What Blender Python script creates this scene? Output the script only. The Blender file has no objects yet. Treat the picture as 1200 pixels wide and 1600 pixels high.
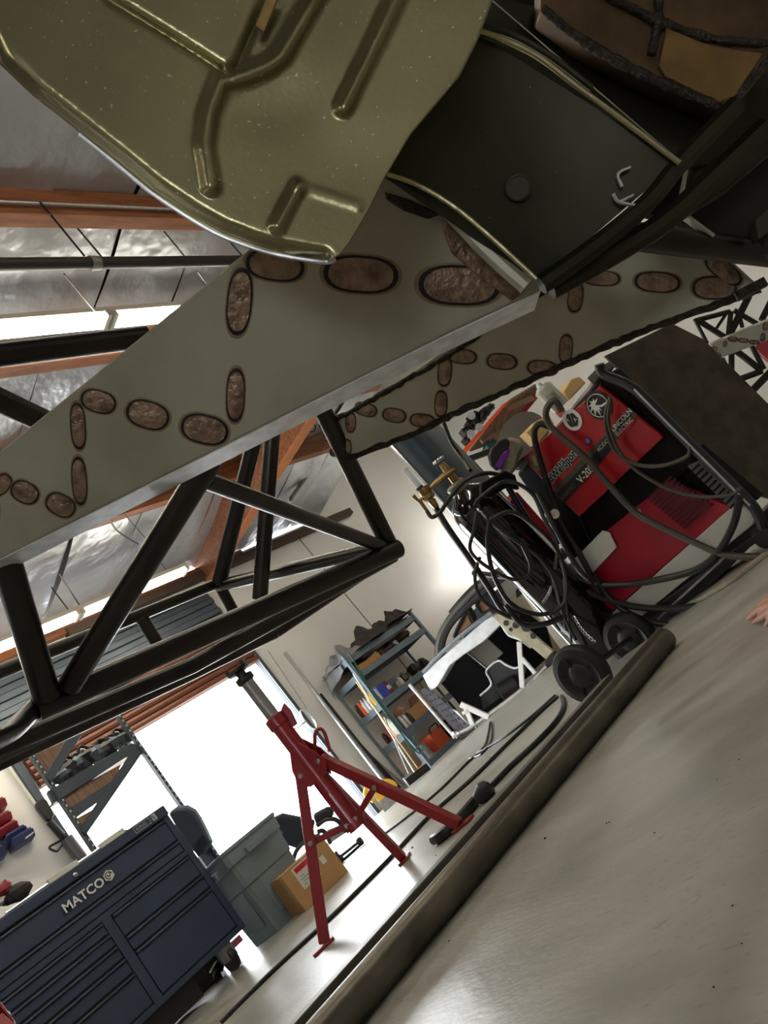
import bpy, bmesh, math, random
from mathutils import Vector as V, Matrix
random.seed(7)
S = bpy.context.scene
COL = S.collection
# ------------------------------------------------------------ camera
F = 1200.0; CAMH = 0.40
VP = (-2705.0, -2982.0)                       # zenith vanishing point of the photograph
dx, dy = VP[0]-600, VP[1]-800
LL = math.hypot(dx, dy); TH = math.atan(F/LL); up2 = (dx/LL, dy/LL); rh = (-up2[1], up2[0])
YAW = math.radians(38)
fh = V((-math.sin(YAW), math.cos(YAW), 0)); RT = V((math.cos(YAW), math.sin(YAW), 0)); ZZ = V((0, 0, 1))
FW = math.cos(TH)*fh + math.sin(TH)*ZZ; UPC = -math.sin(TH)*fh + math.cos(TH)*ZZ
CP = V((0, 0, CAMH))
def ray(x, y):
    ox, oy = x-600, y-800
    a = ox*rh[0]+oy*rh[1]; b = ox*up2[0]+oy*up2[1]
    return FW + RT*(a/F) + UPC*(b/F)
def P(x, y, d): return CP + ray(x, y)*d
def FL(x, y, z=0.0):
    r = ray(x, y); return CP + r*((z-CAMH)/r.z)
def PX(x, y, X):
    r = ray(x, y); return CP + r*(X/r.x)
def PY(x, y, Y):
    r = ray(x, y); return CP + r*(Y/r.y)
def plane3(a, b, c):
    n = (b-a).cross(c-a).normalized()
    def f(x, y):
        r = ray(x, y); return CP + r*((a-CP).dot(n)/r.dot(n))
    f.n = n if n.dot(CP-a) > 0 else -n        # towards the camera
    return f
def vplane(a, b): return plane3(a, b, a+ZZ)
cam = bpy.data.cameras.new('camera'); co = bpy.data.objects.new('camera', cam); COL.objects.link(co)
xr = -rh[1]*0
right = (RT*rh[0] + UPC*up2[0]); up = -(RT*rh[1] + UPC*up2[1])
co.matrix_world = Matrix(((right.x, up.x, -FW.x, 0), (right.y, up.y, -FW.y, 0), (right.z, up.z, -FW.z, CAMH), (0, 0, 0, 1)))
cam.sensor_fit = 'VERTICAL'; cam.sensor_height = 32.0; cam.lens = 32.0*F/1600; cam.clip_start = 0.02; cam.clip_end = 200
S.camera = co
# ------------------------------------------------------------ world and light
w = bpy.data.worlds.new('sky'); S.world = w; w.use_nodes = True
bg = w.node_tree.nodes['Background']; bg.inputs[0].default_value = (0.93, 0.97, 1, 1); bg.inputs[1].default_value = 15.0
S.view_settings.view_transform = 'Standard'; S.view_settings.look = 'None'; S.view_settings.gamma = 1.0
S.view_settings.use_curve_mapping = False; S.view_settings.exposure = -0.25
S.cycles.use_denoising = True
S.cycles.max_bounces = 8; S.cycles.sample_clamp_indirect = 6.0
LAMP_E = 34.0; LAMP_W = 3.0
# ------------------------------------------------------------ materials
def lin(c): return tuple((x/12.92 if x <= .04045 else ((x+.055)/1.055)**2.4) for x in [v/255 for v in c])+(1,)
MATS = {}
def M(name, col, rough=.5, metal=0., var=0., vscale=8., col2=None, bump=0., bscale=60., stretch=None, spec=.5, emit=0., coat=0., specks=None, alpha=1., rvar=0., bdist=.02):
    if name in MATS: return MATS[name]
    m = bpy.data.materials.new(name); m.use_nodes = True; nt = m.node_tree; b = nt.nodes['Principled BSDF']
    c1 = lin(col); b.inputs['Base Color'].default_value = c1
    b.inputs['Roughness'].default_value = rough; b.inputs['Metallic'].default_value = metal
    b.inputs['Specular IOR Level'].default_value = spec; b.inputs['Coat Weight'].default_value = coat
    if emit: b.inputs['Emission Color'].default_value = c1; b.inputs['Emission Strength'].default_value = emit
    if alpha < 1: b.inputs['Transmission Weight'].default_value = 1-alpha
    if var or bump or col2 or specks or rvar:
        tc = nt.nodes.new('ShaderNodeTexCoord'); mp = nt.nodes.new('ShaderNodeMapping'); nt.links.new(tc.outputs['Object'], mp.inputs[0])
        if stretch: mp.inputs['Scale'].default_value = stretch[:3]; mp.inputs['Rotation'].default_value = (0, 0, stretch[3] if len(stretch) > 3 else 0)
        out = None
        if var or col2:
            n = nt.nodes.new('ShaderNodeTexNoise'); n.inputs['Scale'].default_value = vscale; n.inputs['Detail'].default_value = 5; nt.links.new(mp.outputs[0], n.inputs[0])
            r = nt.nodes.new('ShaderNodeValToRGB'); nt.links.new(n.outputs[0], r.inputs[0])
            c2 = lin(col2) if col2 else tuple(min(1, x*(1+var)) for x in c1[:3])+(1,)
            cc = c1 if col2 else tuple(x*(1-var) for x in c1[:3])+(1,)
            r.color_ramp.elements[0].position = .35; r.color_ramp.elements[1].position = .68
            r.color_ramp.elements[0].color = cc; r.color_ramp.elements[1].color = c2; out = r.outputs[0]
            if rvar:
                mr = nt.nodes.new('ShaderNodeMapRange'); mr.inputs[1].default_value = .3; mr.inputs[2].default_value = .7
                mr.inputs[3].default_value = rough-rvar; mr.inputs[4].default_value = rough+rvar
                nt.links.new(n.outputs[0], mr.inputs[0]); nt.links.new(mr.outputs[0], b.inputs['Roughness'])
        if specks:
            sc, lo, sch, scol = specks
            n2 = nt.nodes.new('ShaderNodeTexNoise'); n2.inputs['Scale'].default_value = sc; n2.inputs['Detail'].default_value = 2; nt.links.new(mp.outputs[0], n2.inputs[0])
            r2 = nt.nodes.new('ShaderNodeValToRGB'); r2.color_ramp.elements[0].position = lo; r2.color_ramp.elements[1].position = sch
            r2.color_ramp.elements[0].color = (0, 0, 0, 1); r2.color_ramp.elements[1].color = (1, 1, 1, 1); nt.links.new(n2.outputs[0], r2.inputs[0])
            mx = nt.nodes.new('ShaderNodeMix'); mx.data_type = 'RGBA'; nt.links.new(r2.outputs[0], mx.inputs[0])
            if out: nt.links.new(out, mx.inputs[6])
            else: mx.inputs[6].default_value = c1
            mx.inputs[7].default_value = lin(scol); out = mx.outputs[2]
        if out: nt.links.new(out, b.inputs['Base Color'])
        if bump:
            nb = nt.nodes.new('ShaderNodeTexNoise'); nb.inputs['Scale'].default_value = bscale; nb.inputs['Detail'].default_value = 4; nt.links.new(mp.outputs[0], nb.inputs[0])
            bp = nt.nodes.new('ShaderNodeBump'); bp.inputs['Strength'].default_value = bump; bp.inputs['Distance'].default_value = bdist
            nt.links.new(nb.outputs[0], bp.inputs['Height']); nt.links.new(bp.outputs[0], b.inputs['Normal'])
    MATS[name] = m; return m
STEEL = M('dark_tube_steel', (62, 58, 56), .33, .9, .25, 5, bump=.04, bscale=90)
PLATE = M('frame_plate_steel', (166, 162, 146), .5, .4, col2=(146, 142, 126), vscale=7, bump=.02, bscale=50)
EDGE = M('polished_edge_sheen', (232, 236, 244), .3, .35, .15, 40)  # polished edge; its pale colour stands in for reflected light
HALO = M('heat_tinted_plate', (128, 112, 90), .5, .4, .15, 30)
HEAT = M('heat_blued_ring', (40, 38, 40), .45, .7)
PLUG = M('brown_weld_metal', (150, 126, 106), .42, .65, col2=(104, 84, 72), vscale=45, bump=.35, bscale=120, specks=(420, .74, .78, (200, 186, 170)))
BEAD = M('dark_weld_bead', (58, 52, 46), .5, .7, .4, 80, bump=.5, bscale=160)
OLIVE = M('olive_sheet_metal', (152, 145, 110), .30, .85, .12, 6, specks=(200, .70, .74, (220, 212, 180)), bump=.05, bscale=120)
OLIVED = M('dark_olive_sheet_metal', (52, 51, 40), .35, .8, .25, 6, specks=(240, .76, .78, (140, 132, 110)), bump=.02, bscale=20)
RUST = M('heat_browned_steel', (92, 70, 42), .5, .6, col2=(48, 30, 20), vscale=14, bump=.05)
FLOORM = M('polished_grey_concrete', (144, 141, 132), .32, 0, col2=(172, 170, 161), vscale=3.2, stretch=(1, 2.6, 1, .55), bump=.06, bscale=34, specks=(48, .60, .88, (118, 116, 109)), rvar=.04)
WALLM = M('cream_painted_wall', (234, 231, 226), .42, 0, .03, 2, spec=.5)
FOIL = M('crumpled_silver_foil', (196, 198, 204), .34, .6, .08, 1.6, bump=.8, bscale=2.3, bdist=.07)
WOOD = M('red_brown_timber', (150, 90, 50), .6, 0, col2=(112, 64, 34), vscale=5, stretch=(6, .7, 6), bump=.1)
WOODLIT = M('lit_timber', (178, 108, 60), .6, 0, .15, 5, stretch=(5, .7, 5))
PLY = M('brown_plywood', (150, 116, 92), .7, 0, col2=(118, 88, 70), vscale=6, stretch=(1, 8, 1))
CURT = M('brown_ribbed_curtain', (112, 68, 50), .5, .2, .12, 5)
SLATE = M('slate_blue_metal', (74, 82, 92), .5, .3, .1, 5)
BLACK = M('black_paint', (22, 22, 24), .4)
RUB = M('black_rubber', (18, 18, 19), .5, 0, .2, 30)
CABLE = M('black_cable_jacket', (24, 22, 20), .42)
RED = M('red_powder_coat', (140, 24, 34), .38, .1, .08, 12, coat=.2)
WRED = M('red_enamel', (160, 14, 26), .3, 0, .06, 6, coat=.3)
GREYT = M('grey_steel_tube', (150, 148, 146), .42, .7, .15, 20)
CHROME = M('bright_metal', (215, 215, 218), .2, 1)
ALU = M('brushed_aluminium', (196, 198, 202), .35, .9, .1, 30)
BRASS = M('brass', (150, 124, 80), .38, .85, .25, 60)
NAVY = M('navy_grey_powder_coat', (49, 61, 82), .45, .1, .12, 4, bump=.03, bscale=200)
NAVYD = M('navy_grey_recess', (26, 31, 44), .5)
WHITE = M('white_lettering', (226, 226, 222), .5)
PALE = M('pale_plastic', (206, 206, 194), .5)
BING = M('grey_green_plastic', (112, 126, 132), .5, 0, .08, 4)
CARD = M('brown_cardboard', (176, 134, 88), .8, 0, .06, 10)
CARDD = M('pale_cardboard_inside', (196, 150, 112), .8, 0, .05, 10)
TAN = M('tan_cardboard', (214, 178, 122), .8, 0, .05, 8)
SHELFM = M('blue_grey_shelf_steel', (108, 124, 138), .45, .3, .08, 12)
CHIP = M('orange_chipboard', (190, 134, 66), .75, 0, .2, 60)
RAG = M('dark_grey_cloth', (62, 56, 54), .9, 0, .3, 14, bump=.4, bscale=25)
RAGL = M('light_grey_cloth', (138, 138, 142), .9, 0, .2, 10, bump=.3, bscale=18)
SILVER = M('bare_silver_body_metal', (232, 234, 238), .4, .2, .12, 10)
BEIGE = M('beige_body_paint', (176, 168, 144), .45, .1, .2, 8)
DGREY = M('dark_car_interior', (38, 38, 42), .5, 0, .2, 10)
TANK = M('gloss_black_cylinder_paint', (16, 17, 20), .12, 0, coat=.6)
TEAL = M('dark_teal_sheet', (30, 46, 54), .42, .2, .15, 4)
BOARD = M('dark_brown_board', (76, 65, 50), .8, 0, col2=(50, 43, 33), vscale=9, bump=.25, bscale=40)
ORANGE = M('orange_rack_beam', (250, 98, 44), .45)
DRED = M('dark_red_rack_beam', (150, 34, 40), .5)
GLASSY = M('purple_visor', (120, 40, 170), .12, .3, coat=.5)
CLEAR = M('clear_gauge_tube', (225, 228, 228), .15)
YEL = M('yellow_tool_plastic', (222, 176, 44), .45)
TUBEM = M('lit_fluorescent_tube', (255, 249, 228), .5, emit=LAMP_E)
HOUS = M('fixture_enamel', (208, 204, 190), .4)
SKIN = M('skin', (168, 112, 88), .55, 0, .08, 30)
GROUND = M('outside_concrete', (206, 204, 198), .8, 0, .05, 3)
PLASTG = M('green_plastic', (24, 70, 60), .5)
BLUEP = M('blue_bin_plastic', (34, 44, 92), .45)
REDP = M('red_bin_plastic', (140, 30, 40), .45)
BLUEC = M('blue_card_print', (36, 66, 170), .6)
STICKK = M('black_sticker', (14, 14, 15), .5)
GREEN = M('green_sticker', (70, 104, 56), .6)
GOLD = M('tan_sticker_print', (150, 120, 80), .6)
PURP = M('blue_purple_marker', (70, 50, 190), .5)
SKYB = M('blue_sticker_print', (40, 110, 200), .5)
TEALP = M('pale_teal_print', (120, 170, 170), .5)
SEATM = M('dark_navy_upholstery', (30, 33, 44), .7)
ORG = M('orange_box_plastic', (196, 82, 46), .6)
# ------------------------------------------------------------ mesh building
def cr(pts, n=6):                              # catmull-rom smoothing of a path
    pts = [V(p) for p in pts]
    if len(pts) < 3: return pts
    q = [pts[0]*2-pts[1]]+pts+[pts[-1]*2-pts[-2]]; out = []
    for i in range(1, len(q)-2):
        for k in range(n):
            t = k/n; a, b, c, d = q[i-1], q[i], q[i+1], q[i+2]
            out.append(.5*((2*b)+(c-a)*t+(2*a-5*b+4*c-d)*t*t+(3*b-a-3*c+d)*t*t*t))
    return out+[pts[-1]]
class MB:
    def __init__(s): s.v = []; s.f = []; s.m = []; s.mi = 0
    def add(s, vs, fs):
        o = len(s.v); s.v += [V(x) for x in vs]
        for f in fs: s.f.append([o+i for i in f]); s.m.append(s.mi)
        return s
    def box(s, o, u, v, w):                    # corner plus three edge vectors
        o, u, v, w = V(o), V(u), V(v), V(w)
        vs = [o, o+u, o+u+v, o+v, o+w, o+u+w, o+u+v+w, o+v+w]
        fs = [(0, 3, 2, 1), (4, 5, 6, 7), (0, 1, 5, 4), (1, 2, 6, 5), (2, 3, 7, 6), (3, 0, 4, 7)]
        if u.cross(v).dot(w) < 0: fs = [f[::-1] for f in fs]
        return s.add(vs, fs)
    def cbox(s, c, sx, sy, sz, rz=0):          # centred box
        c = V(c); R = Matrix.Rotation(rz, 3, 'Z'); u, v, w = R@V((sx, 0, 0)), R@V((0, sy, 0)), V((0, 0, sz))
        return s.box(c-u/2-v/2-w/2, u, v, w)
    def bar(s, a, b, wid, th, side=ZZ):        # rectangular bar between two points
        a, b = V(a), V(b); d = (b-a).normalized(); n = d.cross(V(side))
        if n.length < 1e-4: n = d.cross(V((1, 0, 0)))
        n.normalize(); k = n.cross(d)
        return s.box(a-n*th/2-k*wid/2, b-a, n*th, k*wid)
    def tube(s, pts, r, n=12, closed=False, hollow=0):
        pts = [V(p) for p in pts]; N = len(pts); rr = r if isinstance(r, (list, tuple)) else [r]*N
        up = None; vs = []; fs = []
        for i, p in enumerate(pts):
            if closed: d = pts[(i+1) % N]-pts[i-1]
            else: d = pts[min(i+1, N-1)]-pts[max(i-1, 0)]
            d.normalize()
            if up is None: up = d.orthogonal().normalized()
            up = (up-d*up.dot(d)); up = up.normalized() if up.length > 1e-6 else d.orthogonal().normalized()
            sd = d.cross(up)
            for k in range(n):
                a = 2*math.pi*k/n; vs.append(p+(up*math.cos(a)+sd*math.sin(a))*rr[i])
        for i in range(N if closed else N-1):
            j = (i+1) % N
            for k in range(n): fs.append((i*n+k, i*n+(k+1) % n, j*n+(k+1) % n, j*n+k))
        if not closed:
            if hollow:
                for e, i in ((0, 0), (1, N-1)):
                    o = len(vs); d = (pts[1]-pts[0] if e == 0 else pts[-2]-pts[-1]).normalized()
                    for q in (0, 1):
                        for k in range(n):
                            c = vs[i*n+k]-pts[i]; vs.append(pts[i]+c*hollow+d*(rr[i]*3*q))
                    for k in range(n):
                        a, b = i*n+k, i*n+(k+1) % n
                        fs.append((a, o+k, o+(k+1) % n, b) if e else (a, b, o+(k+1) % n, o+k))
                        fs.append((o+k, o+n+k, o+n+(k+1) % n, o+(k+1) % n) if e else (o+k, o+(k+1) % n, o+n+(k+1) % n, o+n+k))
                    fs.append([o+n+k for k in range(n)])
            else:
                fs.append(list(range(n))[::-1]); fs.append([(N-1)*n+k for k in range(n)])
        return s.add(vs, fs)
    def lathe(s, prof, o, ax=(0, 0, 1), n=20): # profile of (radius, height)
        o = V(o); ax = V(ax).normalized(); u = ax.orthogonal().normalized(); v = ax.cross(u); vs = []; fs = []
        for r, h in prof:
            for k in range(n):
                a = 2*math.pi*k/n; vs.append(o+ax*h+(u*math.cos(a)+v*math.sin(a))*max(r, 1e-5))
        for i in range(len(prof)-1):
            for k in range(n): fs.append((i*n+k, i*n+(k+1) % n, (i+1)*n+(k+1) % n, (i+1)*n+k))
        fs.append(list(range(n))[::-1]); fs.append([(len(prof)-1)*n+k for k in range(n)])
        return s.add(vs, fs)
    def prism(s, pts, e):                      # polygon swept along a vector
        pts = [V(p) for p in pts]; e = V(e); n = len(pts)
        nn = V((0, 0, 0))
        for i in range(n): nn += pts[i].cross(pts[(i+1) % n])
        if nn.dot(e) > 0: pts = pts[::-1]
        fs = [list(range(n)), [n+i for i in range(n)][::-1]]
        for i in range(n): fs.append((i, n+i, n+(i+1) % n, (i+1) % n))
        return s.add(pts+[p+e for p in pts], fs)
    def grid(s, fn, nu, nv, thick=None):
        vs = [fn(i/(nu-1), j/(nv-1)) for j in range(nv) for i in range(nu)]
        fs = [(j*nu+i, j*nu+i+1, (j+1)*nu+i+1, (j+1)*nu+i) for j in range(nv-1) for i in range(nu-1)]
        if thick:
            o = len(vs); t = V(thick); vs += [v+t for v in vs]; fs += [tuple(o+i for i in f[::-1]) for f in fs]
            rim = [i for i in range(nu)]+[j*nu+nu-1 for j in range(1, nv)]+[(nv-1)*nu+i for i in range(nu-2, -1, -1)]+[j*nu for j in range(nv-2, 0, -1)]
            for a, b in zip(rim, rim[1:]+rim[:1]): fs.append((b, a, o+a, o+b))
        return s.add(vs, fs)
    def blob(s, c, rx, ry, rz, n=10, rough=0., R=None):
        c = V(c); vs = []; fs = []; m = n//2+1
        for j in range(m+1):
            t = math.pi*j/m
            for i in range(n):
                a = 2*math.pi*i/n; q = 1+random.uniform(-rough, rough)
                p = V((rx*math.sin(t)*math.cos(a)*q, ry*math.sin(t)*math.sin(a)*q, rz*math.cos(t)*q)); vs.append(c+((R@p) if R else p))
        for j in range(m):
            for i in range(n): fs.append((j*n+i, (j+1)*n+i, (j+1)*n+(i+1) % n, j*n+(i+1) % n))
        return s.add(vs, fs)
def text_mb(mb, txt, o, u, v, size, depth=.002, align='LEFT', bold=0.):
    cu = bpy.data.curves.new('t', 'FONT'); cu.body = txt; cu.size = 1; cu.extrude = 0; cu.align_x = align; cu.resolution_u = 2; cu.offset = bold
    ob = bpy.data.objects.new('t', cu); me = bpy.data.meshes.new_from_object(ob)
    u, v = V(u).normalized(), V(v).normalized(); n = u.cross(v)
    vs = [V(o)+u*p.co.x*size+v*p.co.y*size+n*depth for p in me.vertices]
    mb.add(vs, [list(p.vertices) for p in me.polygons])
    bpy.data.objects.remove(ob); bpy.data.curves.remove(cu); bpy.data.meshes.remove(me)
ORI = {}
def props(o, label=None, cat=None, group=None, kind=None):
    if label: o['label'] = label
    if cat: o['category'] = cat
    if group: o['group'] = group
    if kind: o['kind'] = kind
def thing(name, loc, label=None, cat=None, group=None, kind=None):
    o = bpy.data.objects.new(name, None); COL.objects.link(o); o.empty_display_size = .05
    o.location = loc; ORI[o.name] = V(loc); props(o, label, cat, group, kind); return o
def build(mb, name, mat, parent=None, label=None, cat=None, group=None, kind=None, ang=35, bevel=0, sub=0):
    if parent: org = ORI[parent.name]
    else:
        mn = V((min(v.x for v in mb.v), min(v.y for v in mb.v), min(v.z for v in mb.v))); mxx = V((max(v.x for v in mb.v), max(v.y for v in mb.v), 0))
        org = V(((mn.x+mxx.x)/2, (mn.y+mxx.y)/2, mn.z))
    me = bpy.data.meshes.new(name); me.from_pydata([v-org for v in mb.v], [], mb.f)
    for m in (mat if isinstance(mat, (list, tuple)) else [mat]): me.materials.append(m)
    me.polygons.foreach_set('material_index', mb.m)
    me.update(); me.shade_smooth(); me.set_sharp_from_angle(angle=math.radians(ang))
    o = bpy.data.objects.new(name, me); COL.objects.link(o)
    if parent: o.parent = parent; ORI[o.name] = org
    else: o.location = org; ORI[o.name] = org
    if bevel:
        b = o.modifiers.new('bevel', 'BEVEL'); b.width = bevel; b.segments = 2; b.limit_method = 'ANGLE'; b.angle_limit = math.radians(40)
    if sub:
        b = o.modifiers.new('sub', 'SUBSURF'); b.levels = sub; b.render_levels = sub
    props(o, label, cat, group, kind); return o
def T(pts, w, name, mat, parent, n=14, smooth=0, hollow=0, **k):
    """tube through (px, py, depth) points; w = width in photo pixels at the first point"""
    q = [P(*p) for p in pts]; r = w*pts[0][2]/F/2
    return build(MB().tube(cr(q, smooth) if smooth else q, r, n, hollow=hollow), name, mat, parent, **k)
# ------------------------------------------------------------ room shell
WX = -6.8; DY0, DY1, DZ = 2.62, 5.20, 2.05
fl = MB(); fl.box((WX-.15, -6, -.12), (13.95, 0, 0), (0, 17.2, 0), (0, 0, .12))
floor = build(fl, 'floor', FLOORM, kind='structure')
wl = MB()
wl.box((WX-.15, -6, 0), (.15, 0, 0), (0, DY0+6, 0), (0, 0, 3.35))
wl.box((WX-.15, DY0, DZ), (.15, 0, 0), (0, DY1-DY0, 0), (0, 0, 3.35-DZ))
wl.box((WX-.15, DY1, 0), (.15, 0, 0), (0, 7.35-DY1, 0), (0, 0, 3.35))
wl.box((WX-.15, 7.35, 0), (.15, 0, 0), (0, 11.2-7.35, 0), (0, 0, 7.2))
wall_left = build(wl, 'wall_left', WALLM, kind='structure')
build(MB().box((WX, 11.0, 0), (13.8, 0, 0), (0, .15, 0), (0, 0, 8.3)), 'wall_far', WALLM, kind='structure')
build(MB().box((7, -6, 0), (.15, 0, 0), (0, 17, 0), (0, 0, 8.5)), 'wall_right', WALLM, kind='structure')
build(MB().box((WX, -6.15, 0), (9.3, 0, 0), (0, .15, 0), (0, 0, 6)).box((2.5, -6.15, 2.2), (1.5, 0, 0), (0, .15, 0), (0, 0, 3.8)).box((4.0, -6.15, 0), (3.0, 0, 0), (0, .15, 0), (0, 0, 6)), 'wall_near', WALLM, kind='structure')  # the gap is an unseen doorway, added to light the floor pan
build(MB().box((WX+.002, 6.962, 0), (.004, 0, 0), (0, .012, 0), (0, 0, 3.2)), 'trim_1', M('wall_panel_joint', (120, 110, 98), .8), kind='structure')  # thin darker strip along the wall panel joint
build(MB().box((WX, 3.6, 3.19), (.10, 0, 0), (0, 4.45, 0), (0, 0, .09)), 'trim_2', M('dark_timber_ledger', (74, 56, 46), .7), kind='structure')
build(MB().box((WX, -3, 3.24), (.08, 0, 0), (0, 9, 0), (0, 0, .1)), 'trim_3', WOOD, kind='structure')
# outside
build(MB().box((-30, -20, -.14), (23.0, 0, 0), (0, 45, 0), (0, 0, .1)), 'ground', GROUND, kind='structure')
# roof: foil between timber purlins, slope rising away from the door wall
def rz(x): return 3.40 + .15*(x-WX)
ceiling = build(MB().box((WX-.2, -6.2, 3.52), (0, 13.5, 0), (0, 0, .06), (14.2, 0, 14.2*.15)).box((WX-.2, 7.3, 7.1), (0, 4, 0), (0, 0, .06), (14.2, 0, 14.2*.07)), 'ceiling', M('dark_roof_deck', (86, 74, 64), .8), kind='structure')
purl = [-5.2, -4.4, -3.5, -2.5, -1.4]
xs = [WX]+purl+[-.2]
for i in range(len(xs)-1):
    y = .4 if i > 1 else 1.6; k = 0
    while y < 7.3:
        L = .58+.06*math.sin(i*3+k); x0, x1 = xs[i], xs[i+1]
        def fn(u, v, x0=x0, x1=x1, y=y, L=L, s=random.random()*9):
            x = x0+(x1-x0)*u; yy = y+L*v+.12*(u-.5)
            sag = .035*math.sin(math.pi*u)*(.6+.5*math.sin(s)) + .010*math.sin(7*u+5*v+s)*math.sin(3+s*3+4*v) + .006*math.sin(6*v+3*u*math.sin(s)+s)
            return V((x, yy, rz(x)-.01-sag-.012*(k % 2)))
        build(MB().grid(fn, 12, 8), 'foil_panel', FOIL, ceiling); y += L+.010; k += 1
for x in purl:
    build(MB().box((x-.045, -.5, rz(x)-.24), (.09, 0, 0), (0, 7.6, 0), (0, 0, .23)), 'purlin', WOOD, ceiling)
build(MB().box((WX+.01, 5.33, 3.15), (6.6, 0, 0), (0, .14, 0), (0, 0, .02)), 'lit_soffit', WOODLIT, ceiling)  # lighter timber colour paints the girder's underside as lit
build(MB().box((WX+.01, 5.33, 3.17), (6.6, 0, 0), (0, .14, 0), (0, 0, .50)), 'timber_girder', WOOD, ceiling)
eg = FL(510, 698, 3.72); e2 = FL(453, 782, 3.38)
build(MB().tube([eg, e2], .025, 8).tube([e2+V((-.07, .05, .02)), e2+V((.05, -.04, -.02))], .02, 8), 'roof_edge_pipe', GREYT, None, 'dark capped pipe end below the ragged foil edge beside the white wall', 'pipe')
build(MB().prism([V((WX-.1, 7.24, 3.52)), V((7.1, 7.24, 3.52+13.9*.15)), V((7.1, 7.24, 8.3)), V((WX-.1, 7.24, 7.3))], (0, .06, 0)), 'roof_step_board', FOIL, ceiling)
# roll-up door
d1 = thing('door_1', (WX, DY0, DZ), kind='structure')
n = 7
for i in range(n):
    z = DZ+i*.065
    build(MB().tube([(WX+.06, DY0+.02, z+.03), (WX+.06, DY1+.0, z+.03)], .036, 8), 'curtain_slat', CURT, d1)
for i in range(8):
    z = DZ+n*.065+.01+i*.07
    build(MB().box((WX+.03, DY0-.1, z), (.06+.015*(i % 2), 0, 0), (0, DY1-DY0+.1, 0), (0, 0, .066)), 'hood_panel', SLATE, d1, bevel=.006)
build(MB().box((WX+.005, DY1, 0), (.05, 0, 0), (0, .06, 0), (0, 0, DZ+.35)), 'door_track', SLATE, d1)
build(MB().box((WX+.055, DY1+.005, 0), (.01, 0, 0), (0, .012, 0), (0, 0, DZ+.3)), 'track_lip', ALU, d1)
build(MB().box((WX+.005, DY0-.06, 0), (.05, 0, 0), (0, .06, 0), (0, 0, DZ+.35)), 'door_track', SLATE, d1)
# door pull chain
a, b = PX(420, 1018, WX+.08), PX(478, 1105, WX+.08)
ch = MB()
for i in range(46):
    p = a.lerp(b, i/45); ch.cbox(p, .006, .012 if i % 2 else .006, .022)
ct = thing('door_chain', PX(483, 1125, WX+.08), 'thin steel door pull chain ending in a coiled loop beside the bright doorway', 'chain')
build(ch, 'chain_links', ALU, ct, kind='stuff')
lp = MB(); c0 = PX(481, 1125, WX+.09)
for q in range(3):
    pts = [c0+V((.012*q, .1*math.cos(t*math.pi/9)*(.55), .13*math.sin(t*math.pi/9))) for t in range(18)]
    lp.tube(pts, .006, 6, closed=True)
build(lp, 'chain_loop', ALU, ct)
T([(478, 1127, 7.5), (468, 1135, 7.45), (460, 1139, 7.45)], 3, 'chain_tail', ALU, ct, 6)
# ------------------------------------------------------------ lamps and pipes on the roof
def lamp(x, y0, L, z, label, group=None, e=1.0):
    t = thing('fluorescent_light', (x, y0, z), label, 'light', group)
    build(MB().box((x-.06, y0, z+.035), (.12, 0, 0), (0, L, 0), (0, 0, .045)), 'housing', HOUS, t, bevel=.006)
    nt = max(1, round(L/1.22)); l1 = L/nt
    for k in range(nt):
        for s in (-.045, .045):
            build(MB().tube([(x+s, y0+k*l1+.05, z+.012), (x+s, y0+(k+1)*l1-.05, z+.012)], .017, 8), 'lamp_tube', TUBEM, t)
        for e in (.02, l1-.03): build(MB().cbox((x, y0+k*l1+e, z+.016), .13, .03, .05), 'lamp_holder', HOUS, t)
    la = bpy.data.lights.new('lamp_light', 'AREA'); la.shape = 'RECTANGLE'; la.size = .14; la.size_y = L; la.energy = LAMP_W*L*e; la.color = (1, .95, .84)
    lo = bpy.data.objects.new('lamp_light', la); COL.objects.link(lo); lo.parent = t; lo.location = (0, L/2, -.03)
    for s in (.2, L-.2):
        build(MB().tube([(x, y0+s, z+.08), (x, y0+s, max(z+.12, rz(x)-.02))], .003, 5), 'hanger_wire', BLACK, t)
lamp(-3.08, .66, 3.66, 3.58, 'bright fluorescent strip light on the foil ceiling left of the large frame plate')
lamp(-5.98, .95, 3.66, 3.02, 'low fluorescent strip light hung along the door wall behind the black truss tubes')
for i, (x, y) in enumerate(((-.6, 8.6), (-3.6, 7.6))): lamp(x, y, 2.44, 4.1 if i == 0 else 4.2, ('second ' if i else '')+'unseen ceiling strip light added to brighten the far end of the shop', e=15.0)  # unseen lamps, boosted to whiten the far wall
lamp(-.75, .9, 2.44, 3.75, 'unseen ceiling strip light added above the truck cab to brighten foil and floor')  # added lamp, out of view, to brighten the roof foil and floor
for i, (x, y) in enumerate(((2.6, 5.2), (-1.2, -4.2))): lamp(x, y, 2.44, 4.1, 'ceiling strip light behind the camera', 'strip lights behind the camera')
pp = MB(); pp.tube([(-2.63, .8, 3.62), (-2.66, 5.25, 3.62)], .036, 12); sp = thing('sprinkler_pipe', (-2.63, .8, 3.58), 'dark round sprinkler pipe running level under the silver foil ceiling', 'pipe')
build(pp, 'pipe', M('dark_pipe_paint', (62, 56, 54), .5, .5), sp)
cpt = PX(148, 412, -2.645); build(MB().tube([(cpt.x, cpt.y-.03, 3.62), (cpt.x, cpt.y+.03, 3.62)], .043, 12), 'pipe_coupling', GREYT, sp)
for y in (2.95, 4.1): build(MB().tube([(-2.645, y, 3.62), (-2.6, y-.05, rz(-2.6)-.03)], .006, 6), 'pipe_hanger', BLACK, sp)
build(MB().tube([(-2.43, .5, 3.86), (-2.43, 5.3, 3.86)], .010, 8), 'conduit', ALU, label='thin pale conduit running along the upper roof beam', cat='conduit')
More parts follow.
